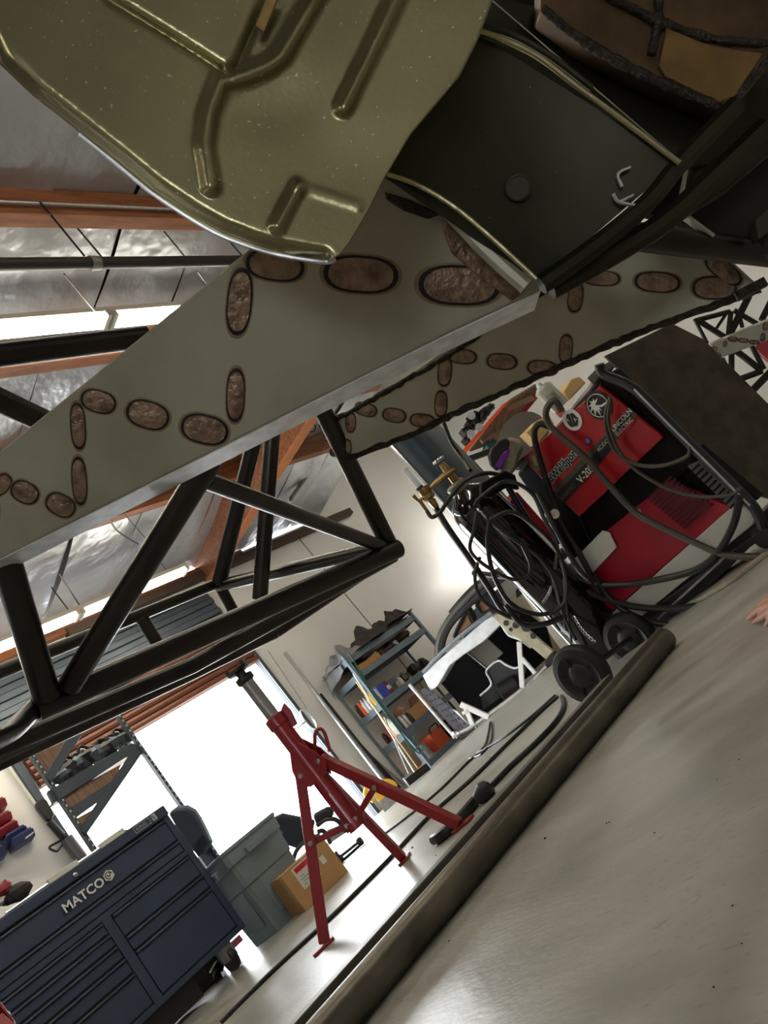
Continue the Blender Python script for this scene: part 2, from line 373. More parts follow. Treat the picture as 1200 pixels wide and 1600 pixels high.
def wire(name, pts, r, label, cat='wire', group=None, mat=BLACK):
    return build(MB().tube(cr(pts, 5), r, 6), name, mat, None, label, cat, group)
wire('hanger_wire', [FL(62, 315, 3.86), FL(132, 400, 3.64)], .006, 'thin black wire crossing the upper roof beam down to the pipe')
wire('hanger_wire', [FL(256, 361, 3.8), FL(292, 405, 3.64)], .005, 'short black wire between roof beam and pipe near the pan edge')
wire('hanger_wire', [FL(100, 428, 3.64), FL(156, 496, 3.62)], .006, 'thin black wire from the pipe down to the strip light')
wire('hanger_wire', [FL(308, 424, 3.64), FL(324, 446, 3.7)], .005, 'short black wire beside the large plate top corner')
hk = thing('hanging_lead', FL(190, 780, 3.45), 'thin black lead looped under the roof beside the near diagonal tube', 'wire')
build(MB().tube(cr([FL(x, y, 3.4) for x, y in ((192, 768), (176, 790), (172, 808), (180, 826), (198, 840), (216, 850))], 5), .008, 6).tube([FL(196, 805, 3.4), FL(226, 840, 3.4)], .006, 6).tube([FL(222, 800, 3.4), FL(206, 838, 3.4)], .006, 6), 'lead_loop', BLACK, hk)
wire('hanger_wire', [FL(92, 896, 3.3), FL(127, 950, 3.12)], .006, 'thin black wire hanging down to the low strip light, right of two')
wire('hanger_wire', [FL(80, 917, 3.3), FL(106, 952, 3.1)], .006, 'thin black wire hanging down to the low strip light, left of two')
rg = MB(); c0 = FL(486, 668, 3.55)
rg.tube([c0+RT*.05*math.cos(t)+UPC*.05*math.sin(t) for t in [i*.52 for i in range(12)]], .007, 6, closed=True).tube([FL(478, 656, 3.6), FL(482, 668, 3.55), FL(480, 682, 3.5)], .007, 6); build(rg, 'wire_hook', BLACK, None, 'small black wire ring hooked on the orange roof beam', 'hook')
# ------------------------------------------------------------ the tube chassis overhead
ch = thing('vehicle_chassis', P(60, 1108, 1.22), 'welded dark steel tube chassis with grey slotted frame plates raised overhead', 'chassis')
ptube = lambda pts, w, **k: T(pts, w, k.pop('name', 'chassis_tube'), STEEL, ch, **k)
ptube([(2, 850, 1.12), (73, 1088, 1.21)], 46)
ptube([(330, 715, 1.12), (108, 1072, 1.23)], 41)
ptube([(56, 1108, 1.22), (622, 857, 1.74)], 42, n=20, hollow=.8)
ptube([(-30, 1165, 1.05), (20, 1140, 1.15), (58, 1100, 1.24)], 36, smooth=4)
ptube([(321, 750, 1.16), (596, 854, 1.72)], 31, hollow=.82)
ptube([(500, 632, 1.62), (607, 850, 1.75)], 30)
ptube([(428, 640, 2.0), (406, 935, 2.05)], 25)
ptube([(404, 660, 2.2), (342, 912, 2.3)], 25)
ptube([(342, 915, 2.32), (585, 858, 1.78)], 19)
ptube([(-30, 1062, 1.6), (343, 910, 2.32)], 24)
ptube([(219, 962, 2.02), (250, 1012, 2.1)], 21)
ptube([(343, 915, 2.32), (372, 968, 2.4)], 18)
ptube([(-30, 1182, 1.9), (300, 1040, 2.2), (615, 868, 2.6)], 30)
ptube([(-30, 1206, 2.9), (300, 1052, 3.25), (430, 988, 3.42)], 24)
ptube([(430, 988, 3.42), (618, 862, 3.7)], 20)
ptube([(-30, 612, 1.3), (90, 668, 1.45)], 41)
ptube([(-30, 558, 1.35), (230, 526, 1.5)], 40)
# frame plate nearest the camera: a welded box with slots filled with weld
pl1 = plane3(P(0, 872, 1.08), P(840, 455, .98), P(375, 400, .93))
out1 = [(-30, 728), (-30, 887), (450, 645), (700, 520), (845, 452), (830, 425), (740, 330), (690, 290), (600, 240), (500, 300), (375, 400)]
pts = [pl1(*p) for p in out1]; ex = (P(459, 665, pl1(450, 645).__sub__(CP).dot(FW)+.05)-pl1(450, 645))
fp = build(MB().prism(pts, ex), 'frame_plate', PLATE, ch, label='large near plate with bright lower edge', bevel=.0025)
lo = [pl1(*p) for p in ((-30, 887), (450, 645), (700, 520), (845, 452))]
sk = MB()
for a, b in zip(lo[:-1], lo[1:]):
    e0 = -pl1.n*0.0; dn = (pl1(450, 649)-pl1(450, 645)).normalized()*.002
    sk.box(a+dn*.4+ex*.02, b-a, ex*.96, dn)
build(sk, 'edge_sheen', EDGE, fp)
def plug(pl, parent, x, y, L, W, rot, sc=1):
    """weld filled slot: size and turn in photo pixels on the plate plane"""
    c = pl(x, y); n = pl.n; r = math.radians(rot)
    ux, uy = math.cos(r), math.sin(r)
    u = pl(x+ux*L/2, y+uy*L/2)-c; v = pl(x-uy*W/2, y+ux*W/2)-c
    k = (c-CP).dot(FW)/F; N = 22; mb = MB()
    rim = lambda s, h: [c+u*s*math.copysign(abs(math.cos(t))**.75, math.cos(t))+v*s*math.copysign(abs(math.sin(t))**.9, math.sin(t))+n*h for t in [2*math.pi*i/N for i in range(N)]]
    R = [rim(1.16, .0002), rim(1.05, .0003), rim(1.0, k*1.2), rim(.91, k*.6), rim(.7, k*1.6), rim(.4, k*2.6)]
    for ring in R[3:6]:
        for i in range(N): ring[i] += n*k*1.5*(random.random()-.4)
    vs = sum(R, []); mb.mi = 0
    fs1 = [(j*N+i, j*N+(i+1) % N, (j+1)*N+(i+1) % N, (j+1)*N+i) for j in range(0, 3) for i in range(N)]
    fs2 = [(j*N+i, j*N+(i+1) % N, (j+1)*N+(i+1) % N, (j+1)*N+i) for j in range(3, 5) for i in range(N)]+[[5*N+i for i in range(N)]]
    flip = (u.cross(v)).dot(n) < 0
    if flip: fs1 = [f[::-1] for f in fs1]; fs2 = [f[::-1] for f in fs2]
    o = len(mb.v); mb.add(vs, fs1); mb.m = [2 if i < N else 0 for i in range(len(fs1))]; mb.mi = 1
    for f in fs2: mb.f.append(list(f)); mb.m.append(1)
    build(mb, 'weld_plug', [HEAT, PLUG, HALO], parent, ang=60)
for a in [(430, 415, 88, 46, 8), (564, 429, 112, 56, 4), (718, 446, 122, 60, 2), (374, 472, 100, 38, 95), (368, 618, 80, 28, 92),
          (320, 671, 72, 44, 14), (231, 648, 66, 42, 18), (154, 627, 54, 34, 18), (122, 666, 70, 23, 86), (124, 752, 72, 23, 86), (95, 789, 47, 33, 28), (39, 769, 44, 32, 28), (2, 757, 26, 36, 40), (-14, 800, 26, 60, 0)]:
    plug(pl1, fp, *a)
q = [(700, 335), (735, 372), (800, 430), (822, 452), (800, 470), (745, 430), (705, 395), (690, 360)]
build(MB().prism([pl1(*p)+pl1.n*.004 for p in q], -pl1.n*.004), 'weld_run', PLUG, fp, bevel=.002)
q = [(600, 300), (640, 312), (690, 335), (668, 342), (632, 330), (604, 312)]
build(MB().prism([pl1(*p)+pl1.n*.004 for p in q], -pl1.n*.004), 'weld_run', BEAD, fp, bevel=.002)
# second frame plate
pl2 = plane3(P(510, 690, 1.66), P(1180, 430, 1.32), P(905, 430, 1.42))
out2 = [(498, 664), (532, 724), (700, 655), (1000, 521), (1192, 452), (1130, 395), (1000, 385), (905, 425), (760, 500), (600, 612)]
fp2 = build(MB().prism([pl2(*p) for p in out2], -pl2.n*.04), 'frame_plate', PLATE, ch, label='narrower plate behind with weld-beaded edges', bevel=.003)
def bead(pts, w, par, pl, wob=1.5):
    mb = MB(); prev = None; q = []
    for a, b in zip(pts[:-1], pts[1:]):
        m = max(2, int(math.hypot(b[0]-a[0], b[1]-a[1])/9))
        for i in range(m): t = i/m; q.append((a[0]+(b[0]-a[0])*t+random.uniform(-wob, wob), a[1]+(b[1]-a[1])*t+random.uniform(-wob, wob)))
    q.append(pts[-1]); k = (pl(*pts[0])-CP).dot(FW)/F
    mb.tube([pl(*p)+pl.n*k*.5 for p in q], [w*k/2*random.uniform(.75, 1.2) for _ in q], 7)
    build(mb, 'weld_bead', BEAD, par, ang=60)
bead([(500, 668), (600, 614), (690, 562), (830, 468), (900, 430)], 9, fp2, pl2)
bead([(532, 722), (640, 680), (700, 652), (850, 584), (1000, 519), (1188, 452)], 10, fp2, pl2)
for a in [(518, 680, 16, 26, 60), (531, 703, 16, 30, 70), (542, 699, 14, 24, 0), (548, 660, 16, 30, 0), (572, 640, 34, 20, 15), (616, 649, 36, 21, 10), (660, 657, 38, 20, 6), (689, 631, 40, 19, 92),
          (695, 581, 44, 21, 95), (722, 557, 44, 22, 6), (784, 565, 46, 24, 5), (847, 575, 46, 23, 5), (884, 545, 43, 20, 95), (899, 465, 45, 23, 97), (940, 435, 56, 23, 3), (1027, 441, 70, 31, 4), (1116, 450, 68, 35, 0), (1130, 422, 66, 28, 38)]:
    plug(pl2, fp2, *a)
build(MB().bar(P(1150, 464, 1.31), P(1196, 440, 1.30), .016, .01), 'weld_bead', BEAD, fp2)
# stub tube with an open end
ptube([(995, 370, 1.12), (1240, 402, 1.26)], 44, hollow=.8, n=18, label='open ended stub tube')
# ------------------------------------------------------------ cab underside
cab = thing('truck_cab', P(430, 395, .72), 'pressed olive metal truck cab underside hanging over the frame plates', 'truck cab')
def interp(tab, y):
    for (a, b), (c, d) in zip(tab[:-1], tab[1:]):
        if y <= c: return b+(d-b)*(y-a)/(c-a)
    return tab[-1][1]
LB = [(-260, -420), (-40, -110), (0, -60), (40, -28), (100, 0), (150, 52), (205, 122), (255, 185), (300, 240), (340, 300), (365, 345), (385, 398), (397, 440), (408, 500)]
RB = [(-260, 870), (-40, 790), (0, 770), (60, 748), (120, 718), (165, 680), (210, 642), (280, 600), (330, 575), (380, 545), (398, 530), (408, 512)]
def seg(p, a, b):
    ax, ay = a; bx, by = b; t = max(0, min(1, ((p[0]-ax)*(bx-ax)+(p[1]-ay)*(by-ay))/((bx-ax)**2+(by-ay)**2)))
    return math.hypot(p[0]-ax-(bx-ax)*t, p[1]-ay-(by-ay)*t), t
def poly_d(p, pts): return min(seg(p, a, b)[0] for a, b in zip(pts[:-1], pts[1:]))
def inside(p, pts):
    c = False
    for (x1, y1), (x2, y2) in zip(pts, pts[1:]+pts[:1]):
        if (y1 > p[1]) != (y2 > p[1]) and p[0] < (x2-x1)*(p[1]-y1)/(y2-y1)+x1: c = not c
    return c
sm = lambda a, b, x: (lambda t: t*t*(3-2*t))(max(0, min(1, (x-a)/(b-a))))
GROOVE = [(-90, -260), (120, -60), (170, 0), (260, 55), (355, 116), (372, 100), (420, -10), (440, -60), (520, -260)]
STEP = [(625, -260), (520, -50), (440, 88), (418, 104), (385, 118), (345, 128), (326, 180), (320, 230), (330, 290)]
EDGEL = [(a[1], a[0]) for a in LB]
def pan_depth(x, y):
    d = .74 + .00006*(x-300) - .0002*(y-200)*.3
    e = poly_d((x, y), EDGEL); d += .020*(1-sm(0, 34, e))**2
    g = poly_d((x, y), GROOVE); ins = inside((x, y), GROOVE)
    d += .010*(1-sm(0, 9, g)) + (.0 if ins else 0)
    if ins: d += -.004*sm(4, 16, g)
    s = poly_d((x, y), STEP); side = x > 345 and (y < 128+ (x-345)*-.28 or True)
    d -= .013*(1-sm(0, 22, s))
    if x > 330 and not ins: d += .007*math.exp(-((x-430)/85)**2-((y-165)/55)**2)
    b, t = seg((x, y), (745, -260), (537, 168)); d -= .013*(1-sm(0, 20, b))
    b, t = seg((x, y), (466, 292), (434, 352)); d -= .010*(1-sm(0, 18, b))
    b, t = seg((x, y), (466, 292), (560, 322)); d -= .003*(1-sm(0, 14, b))
    d += .006*math.exp(-((x-540)/130)**2-((y-260)/80)**2)
    return d
def fnp(u, v):
    y = -260+668*(1-(1-v)**1.25); a, b = interp(LB, y), interp(RB, y); x = a+(b-a)*u
    return P(x, y, pan_depth(x, y))
pan = build(MB().grid(fnp, 150, 130), 'floor_pan', OLIVE, cab, ang=180)
so = pan.modifiers.new('sheet', 'SOLIDIFY'); so.thickness = .0022; so.offset = 0
lipq = [P(x, y+1, pan_depth(x+6, y)+.001) for x, y in [(125, 209), (185, 257), (240, 302), (300, 342), (345, 367), (398, 387), (440, 398), (505, 408), (522, 405)]]
build(MB().tube(cr(lipq, 4), .0026, 8), 'pan_lip', ALU, pan, label='turned lip with its highlight in bright metal')  # bright metal tube gives the rolled edge its highlight line
build(MB().prism([P(*p) for p in ((400, 40, .742), (412, 50, .742), (440, -20, .742), (425, -20, .742))], FW*.003), 'tape_mark', BRASS, pan, label='brass coloured tab')
# darker pressed panel to the right
def patch(c, d, nu=24, nv=24, bulge=0.):
    def fn(u, v):
        x = (1-v)*((1-u)*c[0][0]+u*c[1][0])+v*((1-u)*c[3][0]+u*c[2][0]); y = (1-v)*((1-u)*c[0][1]+u*c[1][1])+v*((1-u)*c[3][1]+u*c[2][1])
        dd = (1-v)*((1-u)*d[0]+u*d[1])+v*((1-u)*d[3]+u*d[2])
        return P(x, y, dd+bulge*math.sin(math.pi*u)*math.sin(math.pi*v))
    return fn
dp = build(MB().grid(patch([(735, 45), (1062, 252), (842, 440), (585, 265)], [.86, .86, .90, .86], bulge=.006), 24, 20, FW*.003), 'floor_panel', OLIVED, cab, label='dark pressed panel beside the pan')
hole = P(810, 293, .873); nn = (CP-hole).normalized()
build(MB().lathe([(.0145, 0), (.0145, .002), (.0125, .003), (.012, .0015), (.0, .001)], hole, nn, 24), 'blanking_plug', M('rubber_plug', (52, 46, 36), .7), dp)
def flange(pts, d, w, mat=OLIVE, par=cab, name='flange', n=8): return build(MB().tube(cr([P(x, y, d) for x, y in pts], 5), w*d/F/2, n), name, mat, par)
flange([(742, 45), (800, 68), (845, 92), (905, 138), (960, 178), (1062, 255)], .852, 9)
flange([(735, 36), (800, 55), (860, 88), (925, 138)], .862, 11, OLIVED)
flange([(590, 268), (650, 288), (712, 325), (775, 378), (838, 436)], .862, 8)
flange([(690, 318), (760, 392), (822, 448)], .90, 26, PLATE)
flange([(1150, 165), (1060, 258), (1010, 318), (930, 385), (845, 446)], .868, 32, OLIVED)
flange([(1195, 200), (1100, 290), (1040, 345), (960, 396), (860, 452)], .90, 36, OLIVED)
ch2 = MB()
for pts in ([(985, 262), (970, 268), (965, 276), (972, 292)], [(958, 303), (966, 315), (985, 320), (1003, 322)], [(968, 316), (990, 305)]): ch2.tube(cr([P(x, y, .862) for x, y in pts], 4), .0022, 6)
build(ch2, 'weld_run', ALU, dp, label='bright squiggle of weld')
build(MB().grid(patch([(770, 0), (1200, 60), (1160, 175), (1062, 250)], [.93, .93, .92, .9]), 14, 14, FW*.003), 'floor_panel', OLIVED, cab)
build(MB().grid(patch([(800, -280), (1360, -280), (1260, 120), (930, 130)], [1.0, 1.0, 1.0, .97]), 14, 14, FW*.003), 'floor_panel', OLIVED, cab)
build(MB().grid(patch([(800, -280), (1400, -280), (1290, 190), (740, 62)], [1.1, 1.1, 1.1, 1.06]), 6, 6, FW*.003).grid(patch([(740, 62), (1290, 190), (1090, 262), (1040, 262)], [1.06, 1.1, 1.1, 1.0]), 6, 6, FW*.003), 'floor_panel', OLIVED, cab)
# welded brown box section at the top right corner
bx = build(MB().prism([P(*p) for p in ((845, -40, .88), (845, 12, .88), (905, 58, .88), (1000, 112, .88), (1135, 172, .88), (1150, 165, .87), (1240, 60, .87), (1240, -60, .88))], FW*.04), 'welded_bracket', RUST, cab, label='heat browned welded bracket', bevel=.003)
for q in ([(1025, -30), (1030, 20), (1018, 85)], [(848, 14), (905, 60), (1000, 114), (1138, 174)], [(1138, 174), (1165, 135), (1215, 78)], [(930, -20), (1020, 30), (1110, 60), (1200, 70)]):
    mb = MB(); pts = cr([P(x, y, .876) for x, y in q], 9)
    mb.tube(pts, [.0055*random.uniform(.75, 1.25) for _ in pts], 8); build(mb, 'weld_bead', BEAD, bx, ang=60)
build(MB().prism([P(*p) for p in ((1042, 42, .872), (1110, 70, .872), (1195, 82, .872), (1150, 150, .872), (1125, 160, .872), (1040, 118, .872), (1030, 100, .872))], FW*.006), 'recessed_web', M('golden_heat_tint', (112, 86, 46), .5, .5, .35, 20), bx, bevel=.002)
# dark undertray behind, closing the gap to the right
build(MB().prism([P(*p) for p in ((1000, 330, 1.18), (1240, 120, 1.2), (1260, 420, 1.2), (1125, 375, 1.2), (1060, 345, 1.2))], FW*.02), 'under_tray', M('dark_undertray', (34, 33, 28), .6, .3, .2, 8), cab)
build(MB().prism([P(*p) for p in ((1080, 250, 1.1), (1240, 90, 1.1), (1240, 210, 1.1), (1135, 300, 1.1), (1060, 345, 1.1))], FW*.03), 'sill_rail', OLIVED, cab, bevel=.006)
build(MB().prism([P(*p) for p in ((1180, 345, 1.16), (1240, 290, 1.16), (1240, 330, 1.16), (1185, 375, 1.16))], FW*.02), 'bracket', M('dark_brown_bracket', (60, 54, 42), .6, .3), cab)
build(MB().bar(P(1062, 333, 1.15), P(1112, 370, 1.16), .016, .004, FW), 'wall_glimpse', PALE, cab)  # pale bar stands in for light wall glimpsed through a gap
# ------------------------------------------------------------ second chassis, far right
c2 = thing('vehicle_chassis', P(1130, 600, 5.2), 'distant bare tube chassis with a pale slotted plate at the right edge', 'chassis')
for a, b, w_ in (((1170, 463), (1139, 525), 11), ((1090, 500), (1134, 528), 9), ((1147, 485), (1186, 508), 8), ((1142, 487), (1138, 522), 8), ((1085, 498), (1121, 568), 6), ((1143, 552), (1143, 592), 9), ((1150, 548), (1190, 579), 10),
                  ((1174, 540), (1194, 577), 8), ((1146, 596), (1190, 580), 10), ((1168, 618), (1210, 575), 12), ((1140, 487), (1090, 500), 8), ((1135, 490), (1118, 515), 5), ((1155, 492), (1160, 512), 6), ((1190, 500), (1205, 470), 10), ((1128, 560), (1140, 585), 8)):
    T([a+(5.2,), b+(5.2,)], w_, 'chassis_tube', STEEL, c2, 10)
pl3 = plane3(P(1110, 538, 5.1), P(1200, 501, 5.1), P(1119, 562, 5.13))
fp3 = build(MB().prism([pl3(*p) for p in ((1110, 538), (1215, 494), (1215, 526), (1119, 562))], -pl3.n*.05), 'frame_plate', M('pale_plate', (176, 174, 164), .5, .3, .08, 8), c2)
for a in [(1117, 545, 8, 6, 40), (1124, 554, 7, 4, 60), (1133, 537, 9, 5, 100), (1145, 530, 15, 7, 5), (1162, 532, 15, 7, 5), (1179, 535, 15, 7, 5), (1192, 527, 12, 7, 100), (1196, 510, 12, 8, 100)]: plug(pl3, fp3, *a)
# ------------------------------------------------------------ jack stands
sb = P(478, 1186, 3.27); sb.z = 0
js = thing('jack_stand', sb, 'red three legged jack stand with grey extension tube under the chassis', 'jack stand')
Hs = lambda x, y: PX(x, y, sb.x)
body = MB(); body.tube([sb+ZZ*.25, sb+ZZ*.83], .040, 20); build(body, 'outer_tube', RED, js)
build(MB().lathe([(.040, 0), (.047, .005), (.047, .05), (.040, .055)], sb+ZZ*.775, n=20), 'collar', RED, js)
build(MB().tube([sb+ZZ*.80, sb+ZZ*1.04], .030, 18), 'extension_tube', GREYT, js)
hd = MB(); hd.lathe([(.028, 0), (.042, .012), (.042, .035), (.022, .04), (.022, .055), (.05, .062), (.05, .075)], sb+ZZ*1.015, n=16)
for s in (-1, 1): hd.cbox(sb+ZZ*1.095+RT*.04*s, .016, .05, .03, YAW)
build(hd, 'head', BLACK, js)
feet = [FL(510, 1478), FL(722, 1292), FL(633, 1345)]
for i, f in enumerate(feet):
    d = (f-sb); d.z = 0; dn = d.normalized(); hub = sb+dn*.062+ZZ*(.56 if i < 2 else .50)
    end = f+ZZ*.012
    build(MB().bar(hub, end, .045, .036, side=ZZ), 'leg', RED, js, bevel=.004)
    build(MB().cbox(f+ZZ*.006+dn*.01, .10, .055, .012, math.atan2(dn.y, dn.x)), 'foot_plate', RED, js, bevel=.003)
    sd = dn.cross(ZZ); gp = MB()
    for s in (-.027, .021): gp.prism([sb+sd*s+dn*.03+ZZ*.68, sb+sd*s+dn*.075+ZZ*.60, sb+sd*s+dn*.09+ZZ*.53, sb+sd*s+dn*.05+ZZ*.50, sb+sd*s+dn*.02+ZZ*.50], sd*.006)
    build(gp, 'hub_plate', RED, js)
    t = .42; lp_ = hub.lerp(end, t); bp_ = sb+dn*.035+ZZ*.285
    br = build(MB().bar(bp_+sd*.022, lp_+sd*.022, .026, .006, side=ZZ), 'brace', RED, js, bevel=.002)
    for q in (bp_, lp_, hub):
        build(MB().lathe([(.011, 0), (.011, .006), (.006, .009)], q+sd*.027, sd, 8).lathe([(.011, 0), (.011, .006), (.006, .009)], q-sd*.025, -sd, 8), 'bolt', GREYT, js)
build(MB().tube([sb+ZZ*.26, sb+ZZ*.285], .05, 20), 'bottom_band', RED, js)
hk = sb+RT*.04
build(MB().tube(cr([hk+ZZ*.60+RT*.01, hk+RT*.055+ZZ*.655, hk+RT*.085+ZZ*.66, hk+RT*.09+ZZ*.63, hk+RT*.06+ZZ*.56], 5), .008, 8), 'carry_handle', RED, js)
build(MB().prism([hk+ZZ*.74, hk+ZZ*.83, hk+RT*.03+ZZ*.845, hk+RT*.034+ZZ*.80, hk+RT*.02+ZZ*.74], fh*.02), 'latch_plate', RED, js, bevel=.003)
build(MB().bar(sb-FW*.042+ZZ*.28, sb-FW*.042+ZZ*.44, .004, .003, RT), 'slot', ALU, js, label='pale slot line')
j2 = js.copy(); COL.objects.link(j2); hub2 = P(-26, 1584, 2.35); j2.location = (hub2.x, hub2.y, 0); j2.rotation_euler = (0, 0, 2.2)
j2['label'] = 'second red jack stand cropped at the bottom left corner in front of the tool cabinet'; js['group'] = j2['group'] = 'red jack stands'
for c_ in list(js.children):
    k_ = c_.copy(); COL.objects.link(k_); k_.parent = j2
# ------------------------------------------------------------ tool cabinet
CX = -5.2; Y0, Y1 = .75, 2.62
tc = thing('tool_cabinet', (CX-.25, 1.7, 0), 'dark navy rolling tool cabinet with wide drawers and white lettering on front', 'tool cabinet')
build(MB().box((CX-.44, Y0, .03), (.40, 0, 0), (0, 2.18-Y0, 0), (0, 0, .13)), 'underside_shade', BLACK, tc)  # black box put where there is only shade under the cabinet
build(MB().box((CX-.46, Y0, .16), (.45, 0, 0), (0, Y1-Y0, 0), (0, 0, .92)), 'body', NAVYD, tc, bevel=.008)
build(MB().box((CX-.47, Y0-.005, 1.05), (.495, 0, 0), (0, Y1-Y0+.01, 0), (0, 0, .075)), 'lid', NAVY, tc, bevel=.012)
for y0, y1 in ((Y0, Y0+.03), (2.575, Y1), (1.905, 1.965)):
    build(MB().box((CX-.012, y0, .16), (.016, 0, 0), (0, y1-y0, 0), (0, 0, .6 if y0 > 1.5 and y0 < 2.4 else .9)), 'frame_post', NAVY, tc, bevel=.003)
build(MB().box((CX-.012, Y0, .755), (.015, 0, 0), (0, Y1-Y0, 0), (0, 0, .035)), 'frame_rail', NAVY, tc, bevel=.003)
build(MB().box((CX-.012, Y0, .16), (.015, 0, 0), (0, Y1-Y0, 0), (0, 0, .035)), 'frame_rail', NAVY, tc, bevel=.003)
def drawer(y0, y1, z0, z1):
    d = build(MB().box((CX-.015, y0+.006, z0+.006), (.02, 0, 0), (0, y1-y0-.012, 0), (0, 0, z1-z0-.03)), 'drawer', NAVY, tc, bevel=.003)
    build(MB().box((CX-.015, y0+.006, z1-.022), (.034, 0, 0), (0, y1-y0-.012, 0), (0, 0, .014)), 'drawer_pull', M('drawer_trim', (74, 82, 98), .35, .5), d, bevel=.004)
drawer(Y0+.03, 2.575, .875, 1.045); drawer(Y0+.03, 2.575, .79, .875)
zz = [.755, .675, .595, .51, .41, .20]
for a, b in zip(zz[1:], zz[:-1]): drawer(1.0, 1.905, a, b)
for a, b in ((.60, .755), (.50, .60), (.20, .50)): drawer(1.965, 2.575, a, b)
lt = MB(); text_mb(lt, 'MATCO', (CX+.026, 1.755, .925), (0, 1, 0), (0, 0, 1), .078, .001, bold=.02); build(lt, 'lettering', WHITE, tc)
em = MB(); ec = V((CX+.024, 2.075, .955)); hx = [ec+V((0, .036*math.cos(t*math.pi/3+.5), .036*math.sin(t*math.pi/3+.5))) for t in range(6)]
em.prism(hx, (.003, 0, 0)); emo = build(em, 'emblem', PALE, tc)
e2 = MB(); e2.tube([ec+V((.004, .022*math.cos(t), .022*math.sin(t))) for t in [i*.4 for i in range(13)]], .003, 5); e2.tube([ec+V((.004, -.012, .006)), ec+V((.004, .0, -.01)), ec+V((.004, .014, .012))], .004, 5); build(e2, 'emblem_mark', NAVYD, emo)
lb = MB(); lz = 1.068
lb.box((CX+.025, 2.36, lz), (.002, 0, 0), (0, .125, 0), (0, 0, .004)).box((CX+.025, 2.36, lz+.042), (.002, 0, 0), (0, .125, 0), (0, 0, .003)).box((CX+.025, 2.36, lz), (.002, 0, 0), (0, .003, 0), (0, 0, .045)).box((CX+.025, 2.482, lz), (.002, 0, 0), (0, .003, 0), (0, 0, .045))
text_mb(lb, 'KING', (CX+.026, 2.373, lz+.011), (0, 1, 0), (0, 0, 1), .034); build(lb, 'badge', ALU, tc, label='small framed silver badge')
lb = MB(); lb.box((CX+.025, 2.50, lz), (.002, 0, 0), (0, .036, 0), (0, 0, .046)); b2 = build(lb, 'badge', ALU, tc, label='small silver tool badge')
build(MB().bar((CX+.0285, 2.507, lz+.04), (CX+.0285, 2.52, lz+.012), .006, .002, (1, 0, 0)).box((CX+.027, 2.54, lz+.004), (.002, 0, 0), (0, .004, 0), (0, 0, .04)), 'badge_mark', NAVYD, b2)
build(MB().lathe([(.014, 0), (.014, .008), (.008, .01)], (CX+.025, 1.915, 1.078), (1, 0, 0), 14), 'lock', CHROME, tc)
for y0, y1 in ((1.77, 1.97), (2.13, 2.31)):
    build(MB().box((CX-.02, y0, 1.118), (.05, 0, 0), (0, y1-y0, 0), (0, 0, .035)), 'handle_clip', PALE, tc, bevel=.004)
build(MB().tube([(CX+.01, 1.5, 1.13), (CX+.01, 2.33, 1.13)], .009, 8), 'top_rail', CHROME, tc)
for y in (1.0, 2.45):
    cs = build(MB().lathe([(.03, -.022), (.068, -.02), (.072, 0), (.068, .02), (.03, .022)], (CX-.06, y, .072), (0, 1, 0), 18), 'caster', RUB, tc)
    build(MB().box((CX-.10, y-.04, .07), (.08, 0, 0), (0, .08, 0), (0, 0, .09)), 'caster_fork', GREYT, cs)
# clutter on the floor below the cabinet
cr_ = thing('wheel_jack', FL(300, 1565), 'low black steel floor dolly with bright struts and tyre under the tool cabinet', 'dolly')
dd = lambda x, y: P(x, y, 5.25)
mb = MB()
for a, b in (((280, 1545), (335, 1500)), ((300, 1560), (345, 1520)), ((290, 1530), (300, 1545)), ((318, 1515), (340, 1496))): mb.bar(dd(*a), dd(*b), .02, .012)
mb.prism([dd(*p) for p in ((270, 1536), (333, 1490), (350, 1510), (343, 1545), (300, 1585), (262, 1592))], FW*.05); build(mb, 'frame', BLACK, cr_)  # the black prism is a dark mass added for shade below the cabinet
build(MB().bar(dd(328, 1520), dd(340, 1497), .012, .006), 'strut', CHROME, cr_); build(MB().bar(dd(318, 1517), dd(339, 1496), .008, .006), 'strut', CHROME, cr_)
build(MB().bar(dd(278, 1543), dd(289, 1558), .012, .006), 'strut', GREYT, cr_); build(MB().bar(dd(290, 1540), dd(300, 1534), .008, .006), 'strut', CHROME, cr_)
wa = (fh*.25+RT).normalized()
build(MB().lathe([(.03, -.04), (.085, -.038), (.1, -.015), (.1, .015), (.085, .038), (.03, .04)], dd(361, 1499)+ZZ*.02, wa, 20), 'tyre', RUB, cr_)
build(MB().lathe([(.02, -.03), (.07, -.03), (.078, 0), (.07, .03), (.02, .03)], dd(350, 1530)-fh*.02+ZZ*.015, wa, 18), 'tyre', RUB, cr_)
bx = MB(); p = P(372, 1478, 5.6); bx.cbox(p+ZZ*.03, .03, .10, .05); build(bx, 'folded_banner', REDP, None, 'small red and white striped packet standing behind the dolly tyre', 'packet')
# ------------------------------------------------------------ bin, box, chair
def gp(x, y, d):                               # floor point below a pixel column at a given depth
    p = P(x, y, d); p.z = 0; return p
bc = V((-5.26, 2.91, 0)); tb = thing('trash_bin', bc, 'grey green plastic square trash bin beside the dark tool cabinet', 'trash bin')
def bin_sec(z, s): return [bc+V((s*a, s*b, z)) for a, b in ((-.9, -1), (.9, -1), (1, -.9), (1, .9), (.9, 1), (-.9, 1), (-1, .9), (-1, -.9))]
mb = MB(); secs = [(0, .195), (.34, .215), (.345, .224), (.50, .232), (.505, .248), (.585, .252), (.592, .262), (.615, .262), (.615, .242), (.3, .2)]
vs = []; fs = []
for z, s_ in secs: vs += bin_sec(z, s_)
for i in range(len(secs)-1):
    for k in range(8): fs.append((i*8+k, i*8+(k+1) % 8, (i+1)*8+(k+1) % 8, (i+1)*8+k))
fs.append(list(range(8))[::-1]); mb.add(vs, fs); build(mb, 'bin_body', BING, tb, bevel=.004)
